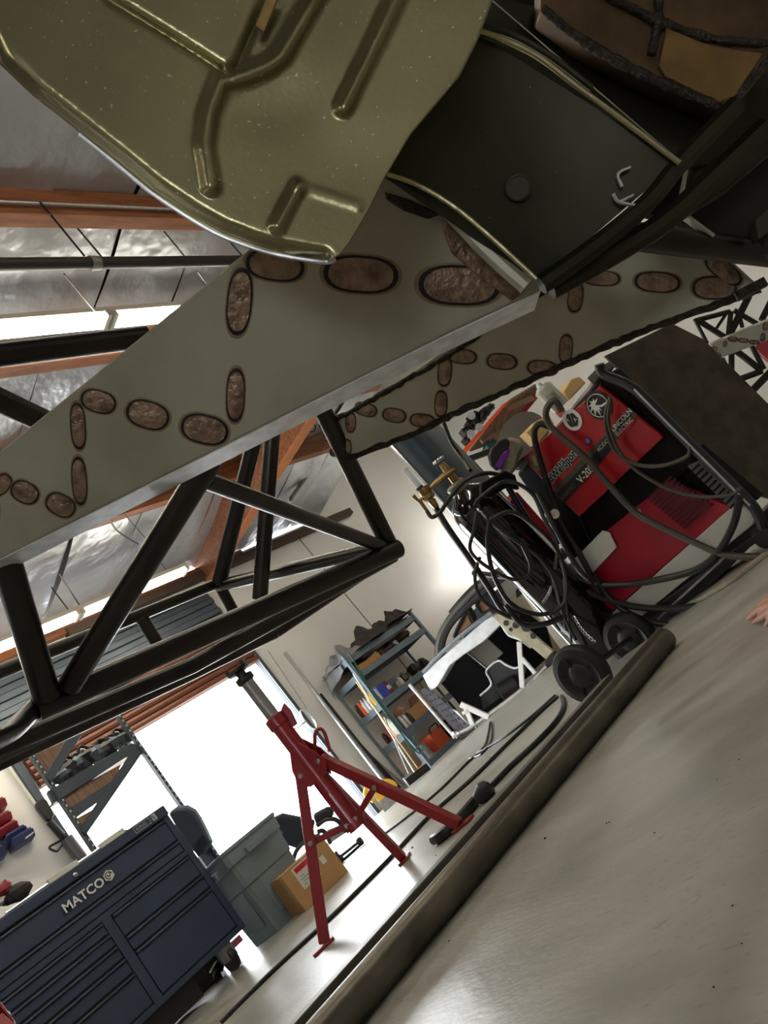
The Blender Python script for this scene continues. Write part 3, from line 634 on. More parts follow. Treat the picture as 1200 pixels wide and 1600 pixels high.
for s_, ax in ((1, 'x'), (-1, 'y')):
    if ax == 'x': build(MB().box(bc+V((.235, -.09, .50)), (.045, 0, 0), (0, .18, 0), (0, 0, .05)), 'grip', BING, tb, bevel=.008)
    else: build(MB().box(bc+V((-.09, -.28, .50)), (.18, 0, 0), (0, .045, 0), (0, 0, .05)), 'grip', BING, tb, bevel=.008)
build(MB().box(bc+V((.205, -.11, .08)), (.012, 0, 0), (0, .24, 0), (0, 0, .26)), 'side_panel', BING, tb, bevel=.005)
build(MB().box(bc+V((-.12, -.22, .08)), (.24, 0, 0), (0, .012, 0), (0, 0, .26)), 'side_panel', BING, tb, bevel=.005)
# cardboard box
b0 = FL(478, 1424); bu = V((math.cos(1.26), math.sin(1.26), 0)); bv = V((-bu.y, bu.x, 0))
cb = thing('cardboard_box', b0, 'closed brown cardboard box with white and red shipping label', 'box')
bl, bw, bh = .36, .44, .255
build(MB().box(b0, bu*bl, bv*bw, ZZ*bh), 'box_body', CARD, cb, bevel=.003)
for s_ in (0, 1): build(MB().box(b0+ZZ*bh+bv*(bw/2+.002)*s_, bu*bl, bv*(bw/2-.002), ZZ*.004), 'flap', CARD, cb)
ln = -bv
lab = build(MB().box(b0+bu*.07+ZZ*.10+ln*.001, bu*.14, ln*.0015, ZZ*.145), 'shipping_label', PALE, cb)
build(MB().box(b0+bu*.085+ZZ*.205+ln*.003, bu*.12, ln*.001, ZZ*.032), 'red_stripe', M('vivid_red_print', (210, 24, 44), .6), lab)
tx = MB(); text_mb(tx, 'ALERT', b0+bu*.092+ZZ*.211+ln*.004, bu, ZZ, .026, .0005)
for i in range(4): tx.box(b0+bu*(.085+.01*(i % 2))+ZZ*(.12+.018*i)+ln*.003, bu*(.03+.02*(i % 3)), ln*.0005, ZZ*.003)
build(tx, 'label_print', BLACK, lab)
build(MB().box(b0+bu*.255+ZZ*.135+ln*.001, bu*.035, ln*.0015, ZZ*.05), 'side_label', PALE, cb)
# office chair lying low behind the box
oc = thing('office_chair', FL(540, 1335), 'dark navy office chair with black loop arms and casters near the bright doorway', 'chair')
cd = 5.9; cpp = lambda x, y, o=0: P(x, y, cd+o)
def pad(pts, th, name, mat, lab=None): return build(MB().prism([cpp(*p) for p in pts], FW*th), name, mat, oc, lab, bevel=.02)
pad([(413, 1297), (424, 1281), (440, 1274), (475, 1281), (492, 1285), (485, 1320), (462, 1327), (436, 1318)], .07, 'backrest', SEATM)
build(MB().prism([cpp(423, 1303, -.004), cpp(435, 1294, -.004), cpp(443, 1301, -.004), cpp(433, 1310, -.004)], FW*.004), 'care_tag', M('blue_tag', (74, 110, 160), .6), oc)
pad([(488, 1275), (512, 1262), (520, 1266), (522, 1275), (496, 1296)], .06, 'seat', SEATM)
for p in ([(443, 1320), (446, 1335), (453, 1345)], [(458, 1345), (464, 1328), (480, 1312), (500, 1305)], [(495, 1290), (508, 1281), (522, 1280), (532, 1287), (540, 1300)], [(496, 1300), (504, 1298), (510, 1305), (516, 1318)]):
    build(MB().tube(cr([cpp(*q) for q in p], 5), .018, 8), 'arm_loop', BLACK, oc)
pad([(508, 1300), (540, 1288), (545, 1300), (512, 1322)], .05, 'seat_pan', GREYT)
fr = oc
for p in ([(517, 1350), (545, 1328), (565, 1312)], [(512, 1360), (538, 1352), (575, 1325)], [(524, 1330), (533, 1346), (541, 1352)], [(512, 1340), (520, 1350), (522, 1360)]):
    q = [cpp(*x) for x in p]
    for v in q: v.z = max(v.z, .014)
    build(MB().tube(cr(q, 4), .012, 8), 'base_spoke', BLACK, oc)
for x, y in ((568, 1322), (538, 1350)):
    p = cpp(x, y); p.z = max(.035, p.z-.01); build(MB().lathe([(.01, -.02), (.03, -.018), (.034, 0), (.03, .018), (.01, .02)], p, RT, 14), 'caster', RUB, oc)
# dark seat back against the door beside the bin
hb = thing('high_back_seat', (-5.75, 3.1, 0), 'dark rounded seat back standing between the tool cabinet and trash bin', 'seat')
sp_ = lambda x, y, o=0: P(x, y, 5.9+o)
build(MB().prism([sp_(*p) for p in ((262, 1272), (275, 1264), (290, 1263), (303, 1270), (312, 1283), (322, 1303), (330, 1320), (312, 1342), (290, 1320))], FW*.09), 'seat_back', M('slate_upholstery', (62, 68, 82), .6), hb, bevel=.02)
build(MB().prism([sp_(*p) for p in ((298, 1322), (318, 1302), (332, 1318), (312, 1345))], FW*.05-ZZ*0), 'seat_base', SLATE, hb, bevel=.01)
bq = sp_(315, 1335, .04); build(MB().cbox(V((bq.x, bq.y, bq.z/2)), .09, .09, bq.z), 'pedestal', SLATE, hb)
# ------------------------------------------------------------ pallet rack with plywood decks
RX = -5.86; ra = PX(97, 1250, RX); RY0 = ra.y; RY1 = PX(240, 1195, RX).y
rk = thing('storage_rack', (RX, RY0, 0), 'dark blue slotted storage rack with plywood decks behind the tool cabinet', 'rack')
def post(x, y, z0, z1, nm='rack_post'):
    o = MB(); o.box((x-.02, y-.025, z0), (.004, 0, 0), (0, .05, 0), (0, 0, z1-z0)); o.box((x-.02, y-.025, z0), (.05, 0, 0), (0, .004, 0), (0, 0, z1-z0))
    pst = build(o, nm, SLATE, rk)
    h = MB(); k = z0+.05
    while k < z1: h.cbox((x-.0145, y-.008, k), .003, .012, .018); h.cbox((x-.0145, y+.012, k+.02), .003, .012, .018); k += .05
    build(h, 'slot_row', WHITE if nm == 'rack_post' else NAVYD, pst, kind='stuff')
post(RX, RY0, 0, 2.25); post(RX, RY1, 0, 2.2)
zd = PX(85, 1238, RX).z
rxp = lambda x, y, o=0.: PX(x, y, RX-o)
def rpoly(pts, th, name, mat, o=0.): return build(MB().prism([rxp(*p, o) for p in pts], (-th, 0, 0)), name, mat, rk, bevel=.003)
rpoly([(74, 1236), (206, 1160), (219, 1169), (84, 1255)], .05, 'front_beam', SLATE)
rpoly([(95, 1245), (191, 1193), (178, 1219), (110, 1269)], .015, 'plywood_panel', PLY, .03)
rpoly([(106, 1264), (180, 1217), (169, 1241), (115, 1280)], .03, 'lower_rail', SLATE, .02)
rpoly([(117, 1280), (150, 1262), (130, 1291)], .015, 'plywood_panel', PLY, .03)
rpoly([(213, 1163), (227, 1170), (135, 1304), (123, 1296)], .04, 'brace', SLATE, -.005)
rpoly([(50, 1182), (112, 1148), (72, 1212)], .015, 'plywood_panel', PLY, .03)
rpoly([(112, 1140), (128, 1148), (80, 1222), (70, 1214)], .04, 'brace', SLATE, -.005)
build(MB().box((RX-.3, RY0+.02, zd-.02), (.28, 0, 0), (0, RY1-RY0-.05, 0), (0, 0, .015)), 'plywood_panel', PLY, rk)
mb = MB()
ph = thing('parts_heap', V((RX-.2, RY0+.3, zd+.015)), 'heap of dark twisted car parts lying on the rack deck', 'car parts')
for i, (x, y) in enumerate(((100, 1212), (112, 1200), (124, 1192), (136, 1183), (150, 1180), (165, 1172), (178, 1162), (190, 1156))):
    c = PX(x, y, RX-.12); c.z = max(c.z, zd+.06)
    build(MB().blob(c, .07, .1, .05+.012*(i % 3), 9, .3), 'part_lump', RUB if i % 2 else SLATE, ph, ang=20)
    build(MB().tube(cr([c+V((0, -.08, -.02)), c+V((0, 0, .08+.02*(i % 2))), c+V((0, .1, -.03))], 4), .015, 7), 'hose_piece', BLACK, ph)
# wall mounted rail with black handle, and storage bins
wr = thing('pull_pole', PX(70, 1285, WX+.05), 'pale wall rail with black grip and triangular pull handle', 'pull rail')
Wp = lambda x, y, o=.05: PX(x, y, WX+o)
build(MB().tube([Wp(8, 1190), Wp(56, 1258)], .014, 8), 'pole', PALE, wr)
build(MB().prism([Wp(*p) for p in ((53, 1258), (63, 1251), (71, 1254), (83, 1276), (79, 1284), (71, 1286), (55, 1266))], (.06, 0, 0)), 'grip_body', BLACK, wr, bevel=.01)
build(MB().tube([Wp(77, 1284, .08), Wp(97, 1306, .08)], .03, 10), 'neck', RUB, wr)
build(MB().tube(cr([Wp(*p, .08) for p in ((104, 1307), (92, 1315), (79, 1322), (78, 1326), (88, 1330), (93, 1325), (102, 1312), (108, 1310))], 4), .010, 7), 'pull_handle', BLACK, wr)
build(MB().tube([Wp(104, 1310, .09), Wp(130, 1345, .09)], .055, 14), 'canister', M('grey_canister', (96, 96, 98), .4, .4), wr)
def sbin(x, y, wpx, hpx, mat, label):
    c = Wp(x, y, 0); k = 6.2/F; w_, h_ = wpx*k, hpx*k
    t = thing('storage_bin', V((WX, c.y, c.z)), label, 'storage bin', 'stacking bins on the wall')
    m = MB(); m.prism([V((WX+.01, c.y, c.z)), V((WX+.13, c.y, c.z)), V((WX+.17, c.y, c.z+h_*.55)), V((WX+.10, c.y, c.z+h_*.6)), V((WX+.08, c.y, c.z+h_)), V((WX+.01, c.y, c.z+h_))], (0, w_, 0)); build(m, 'bin_shell', mat, t, bevel=.006)
    build(MB().box((WX+.145, c.y+.015, c.z+h_*.5), (.03, 0, 0), (0, w_-.03, 0), (0, 0, .02)), 'bin_lip', mat, t, bevel=.004)
names = ['dark red wall bin at the top of the bins', 'red wall bin second from the top', 'red wall bin directly above the blue bins', 'upper dark blue wall bin', 'dark blue wall bin holding a pale clip', 'lowest dark blue wall bin at the frame edge']
for (x, y, w_, h_, m_), nm in zip(((-18, 1282, 26, 20, REDP), (-14, 1305, 30, 18, REDP), (-8, 1322, 34, 18, REDP), (6, 1330, 34, 18, BLUEP), (16, 1336, 36, 20, BLUEP), (-24, 1362, 30, 22, BLUEP)), names): sbin(x, y, w_, h_, m_, nm)
cl = Wp(42, 1308, .2); build(MB().bar(Wp(40, 1310, .19), Wp(52, 1301, .19), .03, .006, (1, 0, 0)), 'paper_tag', PALE, None, 'small white tag stuck on the blue wall bin', 'tag')
rg = thing('cleaning_rag', V((CX-.1, 1.5, 1.125)), 'dark crumpled rag with red cloth on the tool cabinet top', 'rag')
for q in ((28, 1395, RAG, .06), (18, 1400, RUB, .05), (4, 1390, REDP, .05), (2, 1408, PALE, .03)):
    c = PX(q[0], q[1], CX-.12); c.z = max(c.z, 1.13+q[3]*.8); build(MB().blob(c, q[3], q[3]*1.3, q[3]*.8, 9, .25), 'rag_fold', q[2], rg)
# ------------------------------------------------------------ steel shelving in the corner
SX = -6.30; SB = -6.74; SY0, SY1 = 5.80, 7.12
sh = thing('shelving_unit', (SX, SY0, 0), 'blue grey steel shelving unit with chipboard decks against the door wall', 'shelving')
for x in (SX, SB):
    for y in (SY0, SY1):
        m = MB(); m.box((x-.02, y-.02, 0), (.04, 0, 0), (0, .004, 0), (0, 0, 1.5)).box((x-.02 if x == SB else x+.016, y-.02, 0), (.004, 0, 0), (0, .04, 0), (0, 0, 1.5)); build(m, 'shelf_post', SHELFM, sh)
SZ = [1.44, 1.24, .84, .445, .05]
for z in SZ:
    for x in (SX+.004, SB-.012): build(MB().box((x, SY0, z-.06), (.012, 0, 0), (0, SY1-SY0, 0), (0, 0, .072)), 'shelf_beam', SHELFM, sh)
    for y in (SY0-.012, SY1): build(MB().box((SB, y, z-.06), (SX-SB, 0, 0), (0, .012, 0), (0, 0, .072)), 'shelf_beam', SHELFM, sh)
    build(MB().box((SB, SY0, z), (SX-SB, 0, 0), (0, SY1-SY0, 0), (0, 0, .016)), 'chipboard_deck', CHIP, sh)
def ibox(name, label, cat, x, y, X, w_, d_, h_, mat, rz=0, group=None, zz=None, **k):
    c = PX(x, y, X); z = c.z if zz is None else zz
    return build(MB().cbox((c.x, c.y, z+h_/2), d_, w_, h_, rz), name, mat, None, label, cat, group, bevel=.003, **k)
z2, z3, z4, z5 = SZ[1]+.016, SZ[2]+.016, SZ[3]+.016, SZ[4]+.016
o = ibox('blue_carton', 'blue and white printed carton on the shelf left of the red tub', 'carton', 595, 1085, SX-.12, .16, .14, .16, BLUEC, .2, zz=z3)
build(MB().box((SX-.055, o.location.y-.10, z3+.01), (.004, 0, 0), (0, .07, 0), (0, 0, .14)), 'white_panel', WHITE, o)
t = build(MB().lathe([(.05, 0), (.055, .01), (.055, .13), (.04, .15), (.04, .16)], (SX-.12, 6.12, z3), n=16), 'plastic_tub', REDP, None, 'red tub with pale band on the shelf right of the blue carton', 'tub')
build(MB().lathe([(.056, .05), (.056, .10)], (SX-.12, 6.12, z3), n=16), 'tub_label', WHITE, t)
t = build(MB().lathe([(.06, 0), (.065, .02), (.06, .17), (.05, .19)], (SX-.30, 6.1, z3), n=16), 'plastic_tub', PLASTG, None, 'dark green lidded tub behind the red tub', 'tub'); build(MB().lathe([(.067, .16), (.067, .2)], (SX-.30, 6.1, z3), n=16), 'tub_lid', PALE, t)
ibox('grey_carton', 'grey carton behind the blue carton on the shelf', 'carton', 600, 1062, SX-.3, .2, .15, .15, SHELFM, 0, zz=z3)
for i, (y, h) in enumerate(((6.28, .06), (6.35, .08))): build(MB().lathe([(.028, 0), (.03, .01), (.028, h), (.015, h+.02)], (SX-.1, y, z3), n=12), 'small_jar', PALE if i else GREYT, None, ('taller' if i else 'shorter')+' small pale jar beside the red tub', 'jar')
hp = thing('parts_heap', (SX-.2, 6.7, z3), 'dark jumble of car parts at the right of the carton shelf', 'car parts')
for i in range(9): build(MB().blob((SX-.14-.08*(i % 3), 6.46+.07*i, z3+.05+.02*(i % 2)), .07, .07, .06, 8, .3), 'part_lump', (BLACK, GREYT, RUB)[i % 3], hp, ang=20)
hp = thing('parts_heap', (SX-.2, 6.5, z2), 'brown and black scrap parts on the second shelf from the top', 'car parts')
for i in range(12): build(MB().blob((SX-.10-.09*(i % 3), 5.95+.1*i, z2+.04+.02*(i % 2)), .08, .09, .055, 8, .3), 'part_lump', (RAG, BOARD, RUB, GREYT)[i % 4], hp, ang=20)
build(MB().tube([(SX-.12, 6.15, z2+.13), (SX-.12, 7.0, z2+.13)], .028, 10), 'corrugated_tube', GREYT, None, 'long pale corrugated tube lying on the second shelf', 'tube')
build(MB().box((SX-.02, 5.88, z2), (.006, 0, 0), (0, .4, 0), (0, 0, .06)), 'wood_strip', CHIP, None, 'pale wooden strip at front of the second shelf', 'wood')
cbx = thing('open_carton', (SX-.22, 6.28, z4), 'open brown carton with raised flaps on the lower shelf', 'carton')
build(MB().box((SX-.34, 6.15, z4), (.24, 0, 0), (0, .28, 0), (0, 0, .14)), 'carton_body', CARD, cbx)
build(MB().box((SX-.34, 6.15, z4+.14), (.24, 0, .04), (0, -.08, .06), (0, .004, .004)), 'flap', CARDD, cbx); build(MB().box((SX-.34, 6.43, z4+.14), (.24, 0, 0), (0, .06, .1), (0, .004, -.004)), 'flap', CARDD, cbx)
for i, y in enumerate((5.90, 5.965, 6.03, 6.09)): 
    b = build(MB().lathe([(.026, 0), (.028, .01), (.028, .12-.01*i), (.014, .15-.01*i), (.014, .165-.01*i)], (SX-.09, y, z4), n=12), 'spray_can', (BLACK, WHITE, ALU, BLACK)[i], None, ('black', 'white', 'silver', 'short black')[i]+' can in front of the open carton on the lower shelf', 'can')
ob_ = thing('orange_case', (SX-.15, 6.22, z5), 'small orange box case on the bottom shelf', 'case')
build(MB().box((SX-.24, 6.10, z5), (.2, 0, 0), (0, .22, 0), (0, 0, .19)), 'case_body', ORG, ob_, bevel=.006); build(MB().tube(cr([(SX-.04, 6.14, z5+.17), (SX-.02, 6.14, z5+.23), (SX-.02, 6.28, z5+.23), (SX-.04, 6.28, z5+.17)], 4), .008, 6), 'case_handle', BLACK, ob_)
build(MB().blob((SX-.2, 6.6, z5+.09), .14, .2, .09, 10, .25), 'black_bag', RUB, None, 'black bag slumped on the bottom shelf beside the orange case', 'bag', ang=20)
build(MB().lathe([(.09, 0), (.09, .015), (.08, .02), (.075, .14), (.05, .17)], (SX-.12, 5.95, z5), n=16), 'white_bucket', RAGL, None, 'pale bucket on the bottom shelf behind the brush', 'bucket')
for i, (x, c, lab) in enumerate(((-.10, YEL, 'yellow capped bottle'), (-.16, WHITE, 'white bottle'), (-.22, ALU, 'silver bottle'), (-.28, WHITE, 'second white bottle'), (-.34, ORANGE, 'orange bottle'), (-.40, BLACK, 'black bottle'))):
    b = build(MB().lathe([(.024, 0), (.026, .01), (.026, .11), (.012, .14), (.012, .165)], (SX+x, SY0+.05, z3-.0), n=10), 'bottle', c, None, lab+' in the row at the open end of the middle shelf', 'bottle', 'bottles at the shelf end')
build(MB().blob((SX-.15, SY0+.08, z4+.10), .09, .06, .10, 10, .2), 'plastic_bag', WHITE, None, 'white plastic bag at the end of the lower shelf', 'bag', ang=20)
for i, (x, c) in enumerate(((-.27, REDP), (-.35, BLACK))): build(MB().lathe([(.025, 0), (.027, .01), (.027, .1), (.012, .13)], (SX+x, SY0+.06, z4), n=10), 'bottle', c, None, ('dark red' if i == 0 else 'black')+' bottle beside the white bag at the shelf end', 'bottle')
# cloths thrown over the top of the shelving
def heap(name, label, c, rx, ry, h, mat, n=18, seed=1, lump=.45):
    rs = random.Random(seed); ph = [rs.random()*6 for _ in range(8)]
    def fn(u, v):
        a, b = u*2-1, v*2-1; r = min(1, math.hypot(a, b)); z = h*(1-r*r)*(1+lump*math.sin(4*a+ph[0])*math.sin(5*b+ph[1])+.3*math.sin(9*a+7*b+ph[2]))
        rr = 1+.18*math.sin(3*math.atan2(b, a)+ph[3])+.1*math.sin(7*math.atan2(b, a)+ph[4])
        return V((c[0]+rx*a*rr, c[1]+ry*b*rr, c[2]+max(0, z)+.004))
    return build(MB().grid(fn, n, n, ZZ*-.006), name, mat, None, label, 'cloth', ang=50)
zt = SZ[0]+.02
heap('welding_jacket', 'dark grey crumpled jacket heaped along the top of the shelving', (SX-.2, 6.55, zt), .26, .5, .18, RAG, seed=3)
heap('welding_jacket', 'second dark rag bunched at the right end of the shelving top', (SX-.16, 6.92, zt+.05), .2, .22, .14, RAG, seed=8)
heap('grey_blanket', 'light grey blanket draped at the left end of the shelving top', (SX-.26, 5.98, zt), .24, .26, .14, RAGL, seed=5)
dr = thing('draped_cover', (SX-.3, SY0-.06, 1.2), 'pale grey cover hanging over the left end of the shelving', 'cover')
build(MB().grid(lambda u, v: V((SB+.0+.36*u, SY0-.03-.03*math.sin(9*u)*v-.06*v*(1-u), 1.47-.24*v*(1-.7*u)+.03*math.sin(5*u))), 16, 10, (0, -.006, 0)), 'cover_cloth', RAGL, dr, ang=60)
# brooms, poles and hose leaning on the shelving
def stick(name, a, b, r, mat, label, cat='pole'): return build(MB().tube([a, b], r, 8), name, mat, None, label, cat)
D = 8.0
pa = lambda x, y, d=7.9: P(x, y, d)
def fz(p, z=.01): p = V(p); p.z = max(z, p.z); return p
stick('broom_handle', pa(552, 1052), fz(pa(648, 1207, 7.75)), .009, WHITE, 'white broom handle leaning on the shelving corner post')
stick('broom_handle', pa(556, 1065), fz(pa(655, 1203, 7.7)), .007, TAN, 'pale wooden handle leaning on the shelving beside the white one')
stick('metal_pole', pa(600, 1120), fz(pa(640, 1212, 7.65)), .008, ALU, 'short bright metal rod leaning in front of the shelf post')
for i, (a, b) in enumerate((((545, 1020), (650, 1165)), ((548, 1035), (662, 1185)), ((560, 1048), (655, 1180)))):
    build(MB().tube(cr([pa(*a), pa((a[0]+b[0])/2-5+3*i, (a[1]+b[1])/2+4), pa(b[0]-10, b[1]-10), pa(b[0], b[1]-20)], 6), .008, 6), 'hanging_lead', PLASTG, None, ('first', 'second', 'third')[i]+' dark green cord hanging down the shelving corner post', 'cord', 'cords on the shelving corner')
br = thing('push_broom', fz(pa(655, 1208, 7.6)), 'black push broom head with silver brackets on the floor by the shelving', 'broom')
a, b = fz(pa(634, 1222, 7.6), .05), fz(pa(670, 1200, 7.75), .05)
build(MB().bar(a, b, .05, .05), 'broom_head', BLACK, br, bevel=.006); build(MB().bar(a-ZZ*.03, b-ZZ*.03, .04, .04), 'bristles', RUB, br)
build(MB().bar(a+ZZ*.03, a.lerp(b, .35)+ZZ*.035, .03, .01), 'bracket', ALU, br)
bs = thing('corn_broom', fz(pa(650, 1200, 7.9)), 'short pale straw whisk standing among the poles', 'broom')
build(MB().lathe([(.045, 0), (.04, .1), (.015, .18), (.012, .3)], FL(655, 1208), n=12), 'bristle_bundle', M('straw', (214, 200, 150), .8, 0, .1, 60), bs)
for i, (a, b, m_, l) in enumerate((((445, 1020), (612, 1238), ALU, 'longest bright steel tube leaning on the wall beside the doorway'), ((500, 1085), (622, 1240), STEEL, 'dark steel tube leaning on the wall left of the shelving'), ((520, 1118), (628, 1236), STEEL, 'second dark steel tube standing in the corner by the shelving'), ((560, 1165), (634, 1230), GREYT, 'short grey tube behind the yellow saw'))):
    A_, B_ = PX(*a, WX+.06), FL(*b, .0)
    B_ = PX(*b, WX+.18-.02*i); B_.z = 0.02
    stick('steel_tube', A_, B_, .022 if i < 3 else .016, m_, l, 'tube')
# yellow circular saw
sw = thing('circular_saw', FL(590, 1240), 'yellow circular saw with grey blade on the floor behind the jack stand leg', 'saw')
c = P(588, 1216, 7.3); c.z = .13; nrm = (CP-c); nrm.z = 0; nrm.normalize(); sx_ = nrm.cross(ZZ)
build(MB().lathe([(.105, -.006), (.105, .006)], c-ZZ*.02, nrm, 26), 'saw_blade', GREYT, sw)
g = [c+nrm*.012+(sx_*math.cos(t)+ZZ*math.sin(t))*.12 for t in [math.pi*(-.05+i/12*1.1) for i in range(13)]]
build(MB().prism(g+[c+nrm*.012-ZZ*.02], -nrm*.045), 'blade_guard', YEL, sw, bevel=.006)
build(MB().tube(cr([c+sx_*.08+ZZ*.09, c+sx_*.13+ZZ*.15, c+sx_*.18+ZZ*.1, c+sx_*.15+ZZ*.02], 5), .02, 8), 'saw_handle', YEL, sw)
build(MB().lathe([(.03, 0), (.035, .05), (.03, .06)], c, nrm, 14), 'arbor_boss', GREYT, sw)
build(MB().bar(c-ZZ*.09+sx_*.13, c-ZZ*.09-sx_*.13, .07, .006), 'base_shoe', GREYT, sw)
cpk = MB(); q0 = FL(582, 1262); cpk.blob(q0+ZZ*.03, .05, .05, .03, 9, .2); build(cpk, 'paper_scrap', WHITE, None, 'crumpled white paper scrap on the floor by the saw', 'paper', ang=20)
# ------------------------------------------------------------ stripped truck cab shell in the far corner
A = FL(715, 1162); B = FL(860, 1040)
cp = vplane(A, B); cn = V(cp.n); cn.z = 0; cn.normalize()
cs = thing('truck_shell', A.lerp(B, .5), 'stripped silver truck cab shell without front clip or doors in the far corner', 'truck')
def cpoly(pts, th, name, mat, off=0., lab=None, par=None, bevel=0): return build(MB().prism([cp(*p)+cn*-off for p in pts], -cn*th), name, mat, par or cs, lab, bevel=bevel)
def ctube(pts, r, name, mat, off=0., par=None): return build(MB().tube(cr([cp(*p)-cn*off for p in pts], 4), r, 8), name, mat, par or cs)
cpoly([(660, 1056), (672, 1042), (720, 1002), (757, 968), (770, 962), (783, 975), (755, 1003), (722, 1025), (703, 1040), (684, 1072), (673, 1081)], .22, 'cowl', SILVER, 0, bevel=.01)
ctube([(662, 1050), (690, 1020), (730, 985), (768, 957)], .022, 'cowl_lip', M('blue_grey_body', (130, 140, 152), .4, .5), -.01)
ctube([(671, 1040), (673, 1010), (683, 985), (705, 955), (740, 920), (778, 893)], .034, 'roof_rail', M('grey_green_trim', (96, 98, 92), .4, .3), .25)
ctube([(676, 1035), (679, 1010), (690, 985), (712, 960), (745, 930), (780, 905)], .035, 'door_seal', DGREY, .27)
# roof skin and cab sides receding
def off(x, y, o): return cp(x, y)-cn*o
build(MB().grid(lambda u, v: off(688+84*u, 966-72*u-6*math.sin(3*u), .3+1.1*v)+ZZ*.02*math.sin(math.pi*u), 10, 8, ZZ*.02), 'roof_skin', DGREY, cs)
cpoly([(678, 1030), (690, 985), (780, 905), (800, 935), (740, 985), (700, 1020)], .02, 'rear_bulkhead', DGREY, 1.0)
for pts in ([(687, 1010), (693, 995), (708, 966), (714, 964), (721, 985), (700, 1004), (697, 1012)], [(723, 957), (728, 949), (738, 944), (748, 962), (733, 972)]):
    cpoly(pts, .02, 'cardboard_window_cover', CARDD, .5)
    ctube(pts+[pts[0]], .02, 'window_frame', DGREY, .48)
ctube([(712, 962), (718, 980), (726, 990)], .035, 'door_post', DGREY, .45)
ctube([(740, 935), (752, 955), (765, 965)], .05, 'door_post', DGREY, .45)
cpoly([(755, 930), (768, 915), (782, 935), (772, 950), (765, 948)], .02, 'quarter_glass', WHITE, .7, 'pale side glass')
# dark opening, floor tunnel and inner panels
cpoly([(655, 1085), (700, 1030), (775, 955), (835, 1000), (848, 1050), (800, 1085), (750, 1135), (715, 1155)], .03, 'shade_sheet', M('interior_shade', (5, 5, 6), .7, spec=.1), .6)  # flat black sheet stands in for the shade inside the cab
cpoly([(717, 1029), (746, 1005), (774, 1031), (748, 1056)], .02, 'grey_dash_panel', M('olive_grey_panel', (96, 92, 80), .6), .3)
cpoly([(740, 1097), (757, 1081), (750, 1057), (768, 1042), (796, 1053), (811, 1044), (812, 1060), (800, 1080), (745, 1120)], .04, 'floor_tunnel', M('dark_pan', (22, 23, 25), .45), .25)
ctube([(740, 1097), (757, 1081), (755, 1070), (750, 1057), (768, 1041), (782, 1048), (797, 1053), (811, 1044)], .012, 'floor_edge', SILVER, .24)
ctube([(717, 1030), (748, 1056)], .006, 'panel_edge', SILVER, .29)
ctube([(678, 1080), (695, 1100), (716, 1117), (735, 1132)], .012, 'opening_edge', SILVER, .0)
ctube([(783, 975), (795, 992), (812, 999), (830, 1012)], .014, 'opening_edge', SILVER, 0)
build(MB().lathe([(.05, 0), (.1, .01), (.1, .2), (.05, .22)], off(800, 1078, .25), (RT*-1+ZZ*.2), 18), 'drum', RUB, cs)
cpoly([(658, 1079), (664, 1074), (679, 1081), (733, 1131), (730, 1140), (716, 1146)], .015, 'perforated_panel', M('plum_grey_panel', (66, 64, 74), .6), -.02)
hl = MB()
for i in range(7):
    for j in range(3): hl.lathe([(.012, 0), (.012, .002)], cp(668+i*8+j*5, 1086+i*8-j*2)+cn*.022, cn, 8)
build(hl, 'panel_holes', BLACK, cs, kind='stuff')
cpoly([(700, 1105), (715, 1110), (733, 1131), (730, 1140), (712, 1120)], .02, 'inner_wheel_arch', SILVER, -.02)
mb = MB(); mb.tube([cp(641, 1068)+cn*.03, cp(710, 1148)+cn*.03], .018, 8); build(mb, 'front_strut', SILVER, cs)
def cbar(a, b, w_, name='bracket_arm', mat=SILVER, o=-.05): return build(MB().bar(cp(*a)-cn*o, cp(*b)-cn*o, w_, .03, cn.cross(ZZ)*0+ZZ if abs(a[0]-b[0]) > abs(a[1]-b[1])*.5 else ZZ), name, mat, cs, bevel=.004)
WB = M('white_bracket', (226, 226, 224), .4)
for a, b, w_ in (((813, 1001), (818, 1072), .05), ((816, 1025), (838, 1050), .04), ((722, 1098), (766, 1118), .06), ((730, 1104), (741, 1130), .05), ((725, 1112), (735, 1108), .03)): cbar(a, b, w_, mat=WB)
ctube([(712, 1148), (742, 1132), (790, 1098), (830, 1066), (856, 1040)], .03, 'frame_rail', GREYT, -.03)
ctube([(722, 1150), (745, 1140), (760, 1128)], .025, 'frame_horn', STEEL, -.05)
ctube([(815, 1085), (835, 1068), (858, 1046)], .03, 'frame_rail', STEEL, -.02)
for x, y in ((788, 1104), (795, 1099)): build(MB().lathe([(.012, 0), (.03, .002), (.03, .02), (.012, .022)], cp(x, y)+cn*.05, cn, 12), 'bush', GREYT, cs)
for x, y in ((746, 1134), (751, 1131), (756, 1127), (760, 1124), (829, 1064), (833, 1060)): build(MB().lathe([(.014, 0), (.02, .004), (.014, .02)], cp(x, y)+cn*.04, cn, 8), 'bolt', GREYT, cs)
cpoly([(770, 962), (792, 953), (866, 1016), (856, 1030), (826, 1005), (803, 992), (783, 975)], .05, 'fender_panel', BEIGE, -.05, 'beige inner fender panel', bevel=.008)
fd = MB()
for x, y, r in ((793, 972, .03), (808, 975, .035), (800, 982, .02), (824, 978, .05), (835, 992, .03)): fd.lathe([(r, 0), (r, .003)], cp(x, y)+cn*.052, cn, 14)
build(fd, 'fender_holes', DGREY, cs, kind='stuff')
cpoly([(853, 1028), (862, 1018), (870, 1026), (868, 1046), (858, 1052)], .1, 'rubber_mount', RUB, -.05)
mb = MB()
for i in range(5): mb.cbox(cp(712+i*2, 1146+(i % 2)*5)+cn*.03+ZZ*.02, .05, .04, .03, .4*i)
build(mb, 'hitch_block', ALU, cs, bevel=.004)
